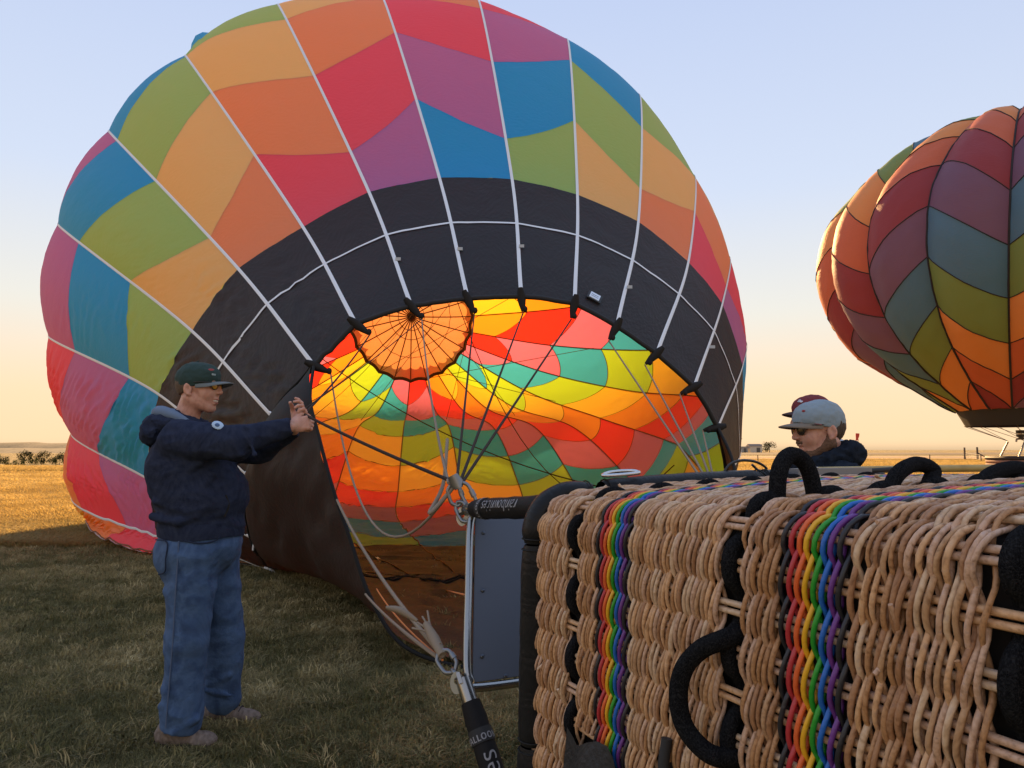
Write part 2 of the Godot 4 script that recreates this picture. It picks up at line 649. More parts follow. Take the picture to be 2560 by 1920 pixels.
		part("roof", rb.done(), mat("shedroof%d" % q, lin(0.22, 0.17, 0.14), 0.7), th)
		var db := Mb.new()
		db.box(th.position + Vector3(wd * 0.18, hh * 0.4, 2.52), Vector3(wd * 0.3, hh * 0.75, 0.06))
		part("door", db.done(), mat("sheddoor", lin(0.10, 0.09, 0.08), 0.8), th)
	var pole_mat := mat("pole_wood", lin(0.10, 0.075, 0.055), 0.9)
	var pb := thing("utility_pole", "thin wooden pole with a crossarm on the horizon", "pole", V(79.8, ground_h(80, 260), 260.0))
	part("post", tube_mesh(pts([pb.position, pb.position + Vector3(0, 5.6, 0)]), 0.16, 6, Vector3.RIGHT), pole_mat, pb)
	part("crossarm", tube_mesh(pts([pb.position + Vector3(-0.9, 5.0, 0), pb.position + Vector3(0.9, 5.0, 0)]), 0.1, 6), pole_mat, pb)
	# windsock on its mast
	var ws := thing("windsock", "red windsock hanging limp on a thin mast", "windsock", V(79.4, ground_h(79, 170), 170.0))
	part("mast", tube_mesh(pts([ws.position, ws.position + Vector3(-0.1, 5.0, 0)]), 0.07, 6, Vector3.RIGHT), mat("mast", lin(0.5, 0.45, 0.4), 0.6), ws)
	part("sock", tube_mesh(pts([ws.position + Vector3(-0.15, 5.2, 0), ws.position + Vector3(-0.2, 4.6, 0), ws.position + Vector3(-0.32, 4.0, 0), ws.position + Vector3(-0.3, 3.6, 0)]), PackedFloat32Array([0.42, 0.40, 0.26, 0.34]), 10, Vector3.RIGHT), mat("sock_red", lin(0.45, 0.05, 0.03), 0.8), ws)
	# fence posts in the long grass
	var fence := [[59.7, 98.0, 1.75, 0.13, 0.02], [61.4, 98.0, 1.80, 0.14, -0.01], [38.3, 84.0, 0.95, 0.07, 0.03], [33.2, 84.0, 0.8, 0.06, 0.0], [47.2, 84.0, 0.9, 0.06, 0.02], [27.8, 84.0, 0.85, 0.06, -0.02], [53.0, 84.0, 0.85, 0.06, 0.0]]
	var flab := ["tall left gatepost standing in the dry grass", "tall right gatepost with a slanting brace in the dry grass", "thin fence post just right of the man in the grey cap", "thin fence post farther left than the grey cap man", "thin fence post between the two rope loops", "leftmost thin fence post in the dry grass", "thin fence post beside the tall gateposts"]
	for q in fence.size():
		var s: Array = fence[q]
		var th := thing("fence_post", flab[q], "fence post", V(s[0], ground_h(s[0], s[1]), s[1]), "fence posts across the field")
		part("post", tube_mesh(pts([th.position, th.position + Vector3(s[4], s[2], 0)]), PackedFloat32Array([s[3], s[3] * 0.85]), 7, Vector3.RIGHT), pole_mat, th)
		if q == 1:
			part("brace", tube_mesh(pts([th.position + Vector3(0.1, 1.0, 0), th.position + Vector3(1.7, 0.15, 0)]), 0.08, 6), pole_mat, th)
	var wb := Mb.new()
	for hgt: float in [0.35, 0.6, 0.85]:
		wb.tube(pts([V(20, hgt, 84), V(28, hgt - 0.02, 84), V(38.3, hgt, 84), V(47.2, hgt, 84), V(53, hgt, 84), V(59.7, hgt + 0.2, 98)]), 0.012, 4, Vector3.UP)
	lone("fence_wire", wb.done(), mat("wire", lin(0.2, 0.19, 0.18), 0.5, 0.8), "thin wire strung along the fence posts in the field", "wire")

func ordinal(n: int) -> String:
	return ["zeroth", "first", "second", "third", "fourth", "fifth", "sixth", "seventh", "eighth", "ninth", "tenth", "eleventh", "twelfth", "thirteenth", "fourteenth", "fifteenth", "sixteenth"][n]

func make_tree(th: Node3D, hgt: float, rad: float, col: Color, leaf: Material, bark: Material, tr: RandomNumberGenerator, leaves: int) -> void:
	var p := th.position
	part("trunk", tube_mesh(pts([p - Vector3(0, 0.3, 0), p + Vector3(0.1, hgt * 0.35, 0), p + Vector3(0.2, hgt * 0.75, 0)]), PackedFloat32Array([hgt * 0.04, hgt * 0.03, hgt * 0.01]), 6, Vector3.RIGHT), bark, th)
	var b := Mb.new()
	var cols := PackedColorArray()
	var lobes := []
	for k in 11:
		var a := tr.randf() * TAU
		var e := tr.randf_range(-0.9, 1.0)
		lobes.append([Vector3(cos(a) * rad * 0.6 * cos(e), hgt * 0.46 + sin(e) * hgt * 0.36, sin(a) * rad * 0.6 * cos(e)), rad * tr.randf_range(0.28, 0.48), tr.randf_range(0.75, 1.35)])
	for k in leaves:
		var l: Array = lobes[tr.randi() % 11]
		var dv := Vector3(tr.randfn(), tr.randfn(), tr.randfn()).normalized()
		var c: Vector3 = p + l[0] + dv * (l[1] * pow(tr.randf(), 0.4))
		c.y = maxf(c.y, p.y + 0.1)
		var s := hgt * tr.randf_range(0.03, 0.06)
		var u := Vector3(tr.randfn(), tr.randfn(), tr.randfn()).normalized() * s
		var w := u.cross(dv).normalized() * s
		var at := b.v.size()
		for q: Vector3 in [c - u, c + w * 0.7, c + u, c - w * 0.7]:
			b.v.append(q); b.n.append((dv + Vector3(0, 0.3, 0)).normalized()); b.t.append(Vector2.ZERO)
			var g: float = l[2] * tr.randf_range(0.75, 1.25)
			cols.append(Color(col.r * g, col.g * g, col.b * g))
		b.i.append_array([at, at + 1, at + 2, at, at + 2, at + 3])
	var a := []
	a.resize(Mesh.ARRAY_MAX)
	a[Mesh.ARRAY_VERTEX] = b.v
	a[Mesh.ARRAY_NORMAL] = b.n
	a[Mesh.ARRAY_COLOR] = cols
	a[Mesh.ARRAY_INDEX] = b.i
	var m := ArrayMesh.new()
	m.add_surface_from_arrays(Mesh.PRIMITIVE_TRIANGLES, a)
	part("crown", m, leaf, th)

# ---------------------------------------------------------------- the big balloon
# 24 load tapes, each a smooth curve from the mouth ring over the body to the crown ring
const TAPES := 24
const ROWS := 8.6
var tape := []        # per tape: points at even steps of the parameter
var tape_w := []      # per tape: the measure along it: -1..0 black cloth, 0..ROWS coloured rows
const STEPS := 120

func mouth_ring() -> Array:
	return [V(-2.85, 0.03, 8.8), V(-2.79, 0.49, 8.0), V(-2.44, 1.18, 6.9), V(-2.02, 1.70, 6.25), V(-1.60, 2.10, 5.95), V(-1.28, 2.45, 6.0), V(-0.85, 2.63, 6.15), V(-0.38, 2.71, 6.25),
		V(0.08, 2.74, 6.3), V(0.54, 2.68, 6.3), V(0.90, 2.48, 6.3), V(1.25, 2.25, 6.35), V(1.59, 1.97, 6.45), V(1.83, 1.62, 6.6), V(2.08, 1.17, 7.2), V(2.32, 0.53, 8.2),
		V(1.74, 0.12, 8.13), V(1.17, 0.03, 8.08), V(0.59, 0.03, 8.05), V(0.02, 0.03, 8.07), V(-0.56, 0.03, 8.14), V(-1.13, 0.03, 8.25), V(-1.71, 0.03, 8.41), V(-2.28, 0.03, 8.6)]

func black_ring() -> Array:
	return [V(-4.72, 0.25, 10.0), V(-4.78, 1.04, 9.8), V(-4.31, 2.10, 9.0), V(-3.67, 2.78, 8.4), V(-3.09, 3.46, 8.2), V(-2.40, 3.97, 8.3), V(-1.67, 4.42, 8.4), V(-0.86, 4.63, 8.5),
		V(0.0, 4.63, 8.55), V(0.78, 4.46, 8.6), V(1.52, 4.16, 8.7), V(2.16, 3.72, 8.9), V(2.65, 3.26, 9.2), V(3.01, 2.52, 9.6), V(3.13, 1.50, 10.2), V(3.04, 0.75, 10.9),
		V(2.17, 0.20, 10.88), V(1.31, 0.05, 10.85), V(0.44, 0.04, 10.81), V(-0.43, 0.04, 10.74), V(-1.29, 0.04, 10.65), V(-2.16, 0.04, 10.54), V(-3.15, 0.04, 10.35), V(-4.76, 0.03, 9.92)]

func body_ring(cx: float, cy: float, cz: float, a: float, b: float, own: float, low: float) -> Array:
	var ang := [219.5, 210.5, 193.0, 171.0, 150.3, 130.2, 111.8, 94.4, 78.1, 60.6, 42.7, 21.6, 2.6, -14.3, -27.0, -38.0]
	var fac := [1.28, 1.139, 1.063, 1.033, 1.019, 1.033, 1.061, 1.011, 1.023, 0.976, 0.944, 0.917, 0.949, 1.02, 1.03, 1.05]
	var out := []
	for k in TAPES:
		var g: float = ang[k] if k < 16 else -38.0 - (k - 15) * (98.0 if k < 23 else 108.5) / 9.0
		var f: float = 1.0 + ((fac[k] if k < 16 else (1.08 if k < 23 else 1.36)) - 1.0) * own
		var c := cos(deg_to_rad(g))
		var s := sin(deg_to_rad(g))
		var y := cy + b * s * f
		y = low + 0.2 * log(1.0 + exp(minf((y - low) / 0.2, 60.0)))
		out.append(V(cx + a * c * f, y, cz + 1.2 * own * pow(maxf(0.0, -s), 2.0)))
	return out

func tape_curve(p: Array) -> Array:
	# cubic through uneven stations, with the stations' own indices kept as the parameter
	var m := p.size()
	var d := [0.0]
	for k in range(1, m): d.append(d[k - 1] + sqrt((p[k] as Vector3).distance_to(p[k - 1])))
	var tg := []
	for k in m:
		if k == 0: tg.append(((p[1] as Vector3) - p[0]) / (d[1] - d[0]))
		elif k == m - 1: tg.append(((p[k] as Vector3) - p[k - 1]) / (d[k] - d[k - 1]))
		else:
			var a: Vector3 = ((p[k] as Vector3) - p[k - 1]) / (d[k] - d[k - 1])
			var b: Vector3 = ((p[k + 1] as Vector3) - p[k]) / (d[k + 1] - d[k])
			var w: float = (d[k] - d[k - 1]) / (d[k + 1] - d[k - 1])
			tg.append(a.lerp(b, w))
	var fine := PackedVector3Array()
	var per := 24
	for k in m - 1:
		var h: float = d[k + 1] - d[k]
		for j in per:
			var t := float(j) / per
			fine.append((p[k] as Vector3) * (2 * t * t * t - 3 * t * t + 1) + (tg[k] as Vector3) * (h * (t * t * t - 2 * t * t + t)) + (p[k + 1] as Vector3) * (3 * t * t - 2 * t * t * t) + (tg[k + 1] as Vector3) * (h * (t * t * t - t * t)))
	fine.append(p[m - 1])
	# measure: -1..0 from the mouth to the end of the black cloth, 0..ROWS beyond
	var run := PackedFloat32Array([0.0])
	for k in range(1, fine.size()): run.append(run[k - 1] + fine[k].distance_to(fine[k - 1]))
	var l0 := run[per]
	var l1 := run[run.size() - 1] - l0
	var w2 := PackedFloat32Array()
	for k in run.size():
		w2.append(run[k] / l0 - 1.0 if k <= per else (run[k] - l0) / l1 * ROWS)
	return [fine, w2]

func on_tape(k: int, w: float) -> Vector3:
	var c: Array = tape[(k + TAPES) % TAPES]
	var ws: PackedFloat32Array = c[1]
	var j := clampi(ws.bsearch(w), 1, ws.size() - 1)
	var f := clampf((w - ws[j - 1]) / maxf(ws[j] - ws[j - 1], 1e-6), 0.0, 1.0)
	return (c[0][j - 1] as Vector3).lerp(c[0][j], f)

func outward(k: int, w: float) -> Vector3:
	var a := on_tape(k, w)
	var along := on_tape(k, w + 0.08) - on_tape(k, w - 0.08)
	var across := on_tape(k + 1, w) - on_tape(k - 1, w)
	var q := across.cross(along)
	return q.normalized() if q.length_squared() > 1e-9 else Vector3.UP

# a point of gore k: s from its left tape to its right one, measure w on both; lifted out between the tapes
var wrinkle: FastNoiseLite
var crease: FastNoiseLite
func on_gore(k: int, s: float, wl: float, wr: float, lift := 0.0) -> Vector3:
	# panel edges are cut so that they run straight once the cloth fills
	var dip := 0.075 * 4.0 * s * (1.0 - s) * smoothstep(-0.1, 0.8, lerpf(wl, wr, s))
	wl -= dip
	wr -= dip
	var a := on_tape(k, wl)
	var b := on_tape(k + 1, wr)
	var w := lerpf(wl, wr, s)
	var p := a.lerp(b, s)
	var na := outward(k, wl)
	var nb := outward(k + 1, wr)
	var nn := na.lerp(nb, s).normalized()
	var full := 0.012 + (0.026 + 0.055 * smoothstep(-1.5, -5.5, p.x) * smoothstep(5.0, 2.5, w)) * smoothstep(-0.6, 1.2, w)
	var lie := smoothstep(0.05, 1.1, p.y)        # cloth that lies on the grass is flat
	var amp := a.distance_to(b) * full * lie
	p += nn * (amp * 4.0 * s * (1.0 - s) + lift)
	# folds in the slack cloth low on the left, and small puckers everywhere
	var slack := smoothstep(4.4, 1.2, p.y) * smoothstep(0.5, -3.0, p.x)
	var edge := 4.0 * s * (1.0 - s)
	var pleat := sin(w * 46.0 + crease.get_noise_2d(w * 1.2, s * 1.6 + k) * 9.0)
	pleat *= smoothstep(-0.1, 0.5, crease.get_noise_2d(w * 0.8 + 40.0, s * 1.2 + k * 3.0) + 0.25)
	p += nn * (pleat * 0.034 * slack * edge * smoothstep(0.0, 0.4, p.y))
	p += nn * (wrinkle.get_noise_3d(p.x * 2.2, p.y * 2.2, p.z * 2.2) * 0.011 * edge * (0.4 + 0.6 * lie))
	# a fold of spare cloth heaped on the upper left shoulder
	var heap := p.distance_to(V(-5.55, 9.25, 14.4))
	if heap < 2.2: p += nn * (0.62 * exp(-heap * heap / 0.75) * (0.8 + 0.5 * sin(s * 9.0)))
	if p.y < 0.6:
		var fl := wrinkle.get_noise_3d(p.x * 0.9, 5.0, p.z * 3.4)
		p.y += (0.05 * fl + 0.03) * smoothstep(0.6, 0.1, p.y)
	p.y = maxf(p.y, 0.022)
	return p

func gore_bound(k: int, j: int) -> float:
	if j <= 0: return 0.0
	return minf(j + (0.0 if k % 2 == 1 else -0.5), ROWS)

func cloth(key: String, refl: Color, trans: Color, amount: float, nrm: Texture2D) -> StandardMaterial3D:
	var m := mat(key, refl, 0.62)
	m.backlight_enabled = true
	var top := maxf(trans.r, maxf(trans.g, trans.b))
	m.backlight = Color(trans.r / top * amount, trans.g / top * amount, trans.b / top * amount).linear_to_srgb()
	m.normal_enabled = true
	m.normal_texture = nrm
	m.normal_scale = 0.14
	m.metallic_specular = 0.35
	return m

func build_balloon() -> void:
	wrinkle = noise(1.0, 3, 5)
	crease = noise(1.0, 3, 8)
	var rings := [mouth_ring(), black_ring(), body_ring(-1.8, 4.45, 12.2, 5.75, 4.75, 1.0, 0.22), body_ring(-2.15, 4.95, 15.2, 6.55, 5.2, 0.75, 0.66), body_ring(-2.5, 5.1, 18.4, 5.9, 4.75, 0.4, 2.0), body_ring(-2.8, 5.25, 20.8, 4.0, 3.5, 0.15, 2.6), body_ring(-2.95, 5.35, 22.0, 1.5, 1.5, 0.0, 3.9)]
	for k in TAPES:
		var p := []
		for r: Array in rings: p.append(r[k])
		tape.append(tape_curve(p))
	var bal := thing("hot_air_balloon", "huge rainbow chevron balloon lying on the grass, half filled, mouth open to the viewer", "hot air balloon", V(-1.9, 0, 14))
	var nrm := bumps(0.05, 4, 17, 256, 7.0, Vector2(1.0, 2.6))
	# purple, red, orange, yellow, green, blue: what each reflects, what each lets through
	var names := ["purple", "red", "orange", "yellow", "green", "blue"]
	var refl := [Color(0.31, 0.165, 0.42), Color(0.88, 0.12, 0.175), Color(0.93, 0.33, 0.16), Color(0.92, 0.64, 0.25), Color(0.22, 0.52, 0.17), Color(0.005, 0.29, 0.72)]
	var tran := [Color(0.66, 0.15, 0.24), Color(0.95, 0.035, 0.015), Color(1.0, 0.36, 0.012), Color(1.0, 0.60, 0.02), Color(0.50, 0.72, 0.02), Color(0.04, 0.30, 0.40)]
	var amt := [0.76, 0.84, 0.90, 0.92, 0.74, 0.66]
	var cm := []
	for q in 6: cm.append(cloth("cloth_" + names[q], (refl[q] as Color).linear_to_srgb(), tran[q], amt[q], nrm))
	var black := cloth("cloth_black", lin(0.019, 0.021, 0.022), Color(1.0, 0.35, 0.15), 0.05, nrm)
	black.roughness = 0.6
	black.metallic_specular = 0.25
	black.normal_scale = 0.10
	var seam_mat := mat("seam", lin(0.16, 0.07, 0.02), 0.8)
	var tape_mat := mat("load_tape", lin(0.72, 0.74, 0.76), 0.6)
	# black cloth between the mouth and the colours, in two rings either side of the hoop tape
	for k in TAPES:
		for half in 2:
			var w0 := -1.0 + half * 0.58
			var w1 := -0.42 if half == 0 else 0.0
			var b := Mb.new()
			gore_patch(b, k, w0, w0, w1, w1, 12, 14)
			part("black_panel", b.done(), black, bal)
	# coloured panels: edges climb and fall from tape to tape
	for k in TAPES:
		for j in 10:
			var l0 := gore_bound(k, j)
			var l1 := gore_bound(k, j + 1)
			var r0 := gore_bound(k + 1, j)
			var r1 := gore_bound(k + 1, j + 1)
			if l1 - l0 < 0.01 and r1 - r0 < 0.01: continue
			var b := Mb.new()
			gore_patch(b, k, l0, r0, l1, r1, 14, 48 if (k < 4 or k == 23) and j < 3 else 14)
			part("colour_panel", b.done(), cm[((j - k) % 6 + 6) % 6], bal)
	# stitched seams along the panel edges, inside, and the load tapes outside
	for k in TAPES:
		var b := Mb.new()
		for j in range(0, 10):
			var wl := gore_bound(k, j)
			var wr := gore_bound(k + 1, j)
			ribbon(b, k, wl, wr, 0.028, -0.012)
		var line := PackedVector3Array()
		for q in 90:
			var w := -1.0 + (ROWS + 1.0) * q / 89.0
			line.append(on_gore(k, 0.0, w, w) - outward(k, w) * 0.010)
		b.tube(line, 0.010, 4, Vector3.UP)
		part("seam", b.done(), seam_mat, bal)
		var tb := Mb.new()
		tape_strip(tb, k, -1.0, ROWS, 0.018, 0.012)
		part("load_tape", tb.done(), tape_mat, bal)
	# the hoop tape round the black cloth
	var hb := Mb.new()
	for k in TAPES:
		var row0 := PackedVector3Array()
		var row1 := PackedVector3Array()
		for q in 9:
			row0.append(on_gore(k, q / 8.0, -0.427, -0.427, 0.010))
			row1.append(on_gore(k, q / 8.0, -0.413, -0.413, 0.010))
		hb.grid([row0, row1])
	part("hoop_tape", hb.done(), tape_mat, bal)
	# rolled hem of the mouth, and the black fabric knots where the flying wires leave
	var hem := PackedVector3Array()
	for k in range(3, 15):
		for q in 8: hem.append(on_gore(k, q / 8.0, -1.0, -1.0))
	part("mouth_hem", tube_mesh(hem, 0.022, 7), mat("hem", lin(0.018, 0.017, 0.017), 0.8), bal)
	var knot_mat := mat("knot", lin(0.013, 0.012, 0.012), 0.85)
	for k in range(4, 14):
		var p := on_tape(k, -1.0)
		var inw := (V(0.25, 1.3, 6.4) - p).normalized()
		var b := Mb.new()
		b.tube(pts([p - inw * 0.08, p, p + inw * 0.07, p + inw * 0.13]), PackedFloat32Array([0.02, 0.042, 0.030, 0.014]), 9, Vector3.BACK)
		b.ball(p + inw * 0.11 + Vector3(0.02, 0, 0.01), Vector3(0.022, 0.028, 0.022))
		part("tape_knot", b.done(), knot_mat, bal)
	# white plastic clips on the tapes
	for q in [[7, -0.66], [6, -0.66], [8, -0.64], [10, -0.7], [12, -0.62]]:
		var p := on_tape(q[0], q[1]) + outward(q[0], q[1]) * 0.02
		var b := Mb.new()
		b.box(p + Vector3(0.03, 0, 0), Vector3(0.05, 0.03, 0.02))
		part("tape_clip", b.done(), mat("clip", lin(0.45, 0.5, 0.55), 0.5), bal)
	# document pocket on the black cloth
	var pc := on_gore(9, 0.42, -0.90, -0.90, 0.02)
	var ex := (on_gore(9, 0.62, -0.90, -0.90) - on_gore(9, 0.22, -0.90, -0.90)).normalized()
	var nn := outward(9, -0.90)
	var ey := nn.cross(ex).normalized()
	if ey.y < 0: ey = -ey
	var bs := Basis(ex, ey, ex.cross(ey))
	var pbm := Mb.new()
	pbm.box(pc, Vector3(0.135, 0.155, 0.012), bs)
	var pocket := part("document_pocket", pbm.done(), mat("pocket_edge", lin(0.01, 0.01, 0.01), 0.6), bal)
	var pw := Mb.new()
	pw.box(pc + nn * 0.006, Vector3(0.095, 0.115, 0.012), bs)
	part("card", pw.done(), mat("pocket_card", lin(0.62, 0.72, 0.85), 0.35), pocket)
	var pl := Mb.new()
	for y: float in [-0.02, 0.012]:
		pl.box(pc + nn * 0.013 + ey * y, Vector3(0.07, 0.004, 0.003), bs)
	part("printed_line", pl.done(), mat("print_line", lin(0.15, 0.22, 0.35), 0.6), pocket)
	# the scoop: a black apron from the lower half of the mouth to the basket
	build_scoop(bal, black)
	# parachute valve closing the crown from inside
	build_valve(bal, seam_mat)

func gore_patch(b: Mb, k: int, l0: float, r0: float, l1: float, r1: float, na: int, nw: int) -> void:
	var rows := []
	var uvs := []
	for q in nw + 1:
		var f := float(q) / nw
		var row := PackedVector3Array()
		var uv := PackedVector2Array()
		for c in na + 1:
			var s := float(c) / na
			row.append(on_gore(k, s, lerpf(l0, l1, f), lerpf(r0, r1, f)))
			uv.append(Vector2(s * 1.0 + k * 0.37, lerpf(lerpf(l0, l1, f), lerpf(r0, r1, f), s) * 1.1))
		rows.append(row)
		uvs.append(uv)
	b.grid(rows, uvs, true)

func ribbon(b: Mb, k: int, wl: float, wr: float, wide: float, lift: float) -> void:
	var row0 := PackedVector3Array()
	var row1 := PackedVector3Array()
	var dw := wide / 1.85 * 0.5
	for q in 13:
		var s := q / 12.0
		row0.append(on_gore(k, s, wl - dw, wr - dw, lift))
		row1.append(on_gore(k, s, wl + dw, wr + dw, lift))
	b.grid([row0, row1])

func tape_strip(b: Mb, k: int, w0: float, w1: float, half: float, lift: float) -> void:
	var row0 := PackedVector3Array()
	var row1 := PackedVector3Array()
	var row2 := PackedVector3Array()
	for q in 101:
		var w := lerpf(w0, w1, q / 100.0)
		var p := on_gore(k, 0.0, w, w, lift)
		var nn := outward(k, w)
		var tg := (on_tape(k, w + 0.05) - on_tape(k, w - 0.05)).normalized()
		var side := tg.cross(nn).normalized()
		row0.append(p - side * half - nn * 0.006)
		row1.append(p)
		row2.append(p + side * half - nn * 0.006)
	b.grid([row0, row1, row2])

func build_scoop(bal: Node3D, black: Material) -> void:
	# back edge: the mouth ring from tape 4 down the left, along the ground and up the right to tape 13
	var back := []
	for k: int in [4, 3, 2, 1, 0, 23, 22, 21, 20, 19, 18, 17, 16, 15, 14, 13]: back.append(on_tape(k, -1.0))
	var front := [V(-1.60, 2.10, 5.93), V(-1.53, 1.80, 5.6), V(-1.42, 1.52, 5.45), V(-1.27, 1.14, 5.3), V(-1.12, 0.80, 5.2), V(-0.96, 0.45, 5.08), V(-0.72, 0.15, 4.98), V(-0.32, 0.03, 4.9),
		V(0.1, 0.03, 4.88), V(0.5, 0.03, 4.92), V(0.95, 0.05, 5.0), V(1.35, 0.22, 5.2), V(1.62, 0.55, 5.5), V(1.78, 0.9, 5.9), V(1.86, 1.3, 6.25), V(1.83, 1.62, 6.58)]
	var f := noise(1.0, 3, 77)
	var bc := spline(back, 8)
	var fc := spline(front, 8)
	var rows := []
	var uvs := []
	var n := 22
	for r in n + 1:
		var s := float(r) / n
		var row := PackedVector3Array()
		var uv := PackedVector2Array()
		for c in bc.size():
			var u := float(c) / (bc.size() - 1)
			var p := bc[c].lerp(fc[c], s)
			# slack: the apron bellies outwards a little on the left and lies on the grass below
			var left := smoothstep(0.42, 0.15, u) * smoothstep(0.0, 0.1, u)
			p += Vector3(-0.16, -0.05, 0.05) * (left * 4.0 * s * (1.0 - s))
			var wv := f.get_noise_3d(p.x * 1.6, p.y * 0.9, p.z * 0.8)
			var fold := sin(u * 46.0 + wv * 5.0) * 0.018 * smoothstep(0.0, 0.25, s)
			if p.y > 0.25: p += Vector3(-0.8, 0.0, 0.6) * (fold * (1.0 if u < 0.5 else -1.0) + wv * 0.03)
			else: p.y += 0.03 + 0.04 * f.get_noise_3d(p.x * 1.2, 3.0, p.z * 5.0) + 0.012 * sin(p.z * 26.0 + wv * 8.0)
			p.y = maxf(p.y, 0.02)
			row.append(p)
			uv.append(Vector2(u * 9.0, s * 2.0))
		rows.append(row)
		uvs.append(uv)
	var b := Mb.new()
	b.grid(rows, uvs)
	var sc := part("scoop", b.done(), black, bal)
	# the double stitched seam where the apron is sewn to the mouth, scalloped between the tapes
	for q in 2:
		var sb := Mb.new()
		for k in 15:
			var line := PackedVector3Array()
			for j in 9:
				var c := k * 8 + j
				var dip := 0.10 * sin(PI * j / 8.0) * (1.0 if k > 0 else 0.6) + q * 0.035
				var i0 := dip * n
				var lo2 := int(i0)
				line.append((rows[lo2][c] as Vector3).lerp(rows[lo2 + 1][c], i0 - lo2) + Vector3(-0.006, 0.008, 0.012))
			sb.tube(line, 0.010, 5)
		part("stitched_seam", sb.done(), mat("black_seam", lin(0.010, 0.010, 0.010), 0.9), sc)
	part("front_hem", tube_mesh(fc, 0.014, 6), mat("black_seam", lin(0.01, 0.01, 0.01), 0.9), sc)
	# short white tie cords at the ends of the tapes
	for k: int in [3, 2, 1, 0]:
		var p := on_tape(k, -1.0)
		var tg := (on_tape(k, -1.0) - on_tape(k, -0.96)).normalized()
		var tb := Mb.new()
		tb.tube(spline([p - tg * 0.05 + Vector3(0, 0.02, 0.03), p + tg * 0.06 + Vector3(0.02, 0.0, 0.05), p + tg * 0.10 + Vector3(0.0, -0.10, 0.05)], 5), 0.012, 5)
		tb.tube(spline([p + Vector3(0, 0.03, 0.03), p + tg * 0.08 + Vector3(0.05, -0.01, 0.05)], 4), 0.012, 5)
		part("tie_cord", tb.done(), mat("load_tape", lin(0.72, 0.74, 0.76), 0.6), bal)

func build_valve(bal: Node3D, seam_mat: Material) -> void:
	var nrm: Texture2D = mats["cloth_red"].normal_texture
	var vm := cloth("valve_cloth", lin(0.55, 0.27, 0.12), Color(1.0, 0.44, 0.17), 0.55, nrm)
	var c := V(-2.94, 5.35, 21.36)
	var ax := V(-0.14, 0.02, 1.0).normalized()
	var ex := Vector3.UP.cross(ax).normalized()
	var ey := ax.cross(ex).normalized()
	var rows := []
	var n := 14
	for r in n + 1:
		var s := float(r) / n
		var row := PackedVector3Array()
		for q in 97:
			var a := TAU * q / 96.0
			var scal := 1.0 - 0.035 * absf(sin(a * 12.0)) * s
			var rad := 1.80 * s * scal
			var puff := 0.10 * absf(sin(a * 12.0)) * s * (1.0 - s * 0.6)
			row.append(c + (ex * cos(a) + ey * sin(a) * 1.08) * rad + ax * (0.34 * (1.0 - s * s) + puff))
		rows.append(row)
	var b := Mb.new()
	b.grid(rows)
	var vv := part("parachute_valve", b.done(), vm, bal)
	var sb := Mb.new()
	for q in 24:
		var line := PackedVector3Array()
		for r in n + 1: line.append((rows[r][q * 4] as Vector3) - ax * 0.02)
		sb.tube(line, 0.017, 4, ax)
	for rr: int in [3, 5, 9]:
		var ring := PackedVector3Array()
		for q in 97: ring.append((rows[rr][q] as Vector3) - ax * 0.02)
		sb.tube(ring, 0.010, 4, ax)
	part("radial_seam", sb.done(), seam_mat, vv)
	part("rim_band", tube_mesh(rows_edge(rows, n, ax), 0.05, 5, ax), mat("valve_rim", lin(0.05, 0.022, 0.008), 0.8), vv)
	var hub := Mb.new()
	hub.ball(c + ax * 0.30, Vector3.ONE * 0.09)
	part("hub", hub.done(), mat("knot", lin(0.013, 0.012, 0.012), 0.85), vv)
	# shroud lines from the valve rim to the tapes, and the pull lines hanging inside
	var lb := Mb.new()
	for q in 12:
		var p: Vector3 = rows[n][q * 8]
		var k := int(round(q * 2.0))
		lb.tube(pts([p, on_tape((31 - k) % 24, 6.1) - outward((31 - k) % 24, 6.1) * 0.1]), 0.008, 4)
	part("shroud_line", lb.done(), mat("cord_dark", lin(0.10, 0.06, 0.03), 0.8), vv)
	var cb := Mb.new()
	cb.tube(sag(c, on_tape(23, 1.2) + Vector3(0, 0.3, 0), 0.9, 20), 0.008, 4)
	cb.tube(sag(on_tape(4, 4.2) - outward(4, 4.2) * 0.1, V(1.35, 0.9, 9.6), 1.2, 24), 0.008, 4)
	cb.tube(sag(on_tape(7, 4.0) - outward(7, 4.0) * 0.1, V(2.4, 1.2, 11.0), 3.6, 24), 0.008, 4)
	part("pull_line", cb.done(), mat("cord_dark", lin(0.10, 0.06, 0.03), 0.8), vv)

func rows_edge(rows: Array, n: int, ax: Vector3) -> PackedVector3Array:
	var out := PackedVector3Array()
	for q in 97: out.append((rows[n][q] as Vector3) - ax * 0.02)
	return out

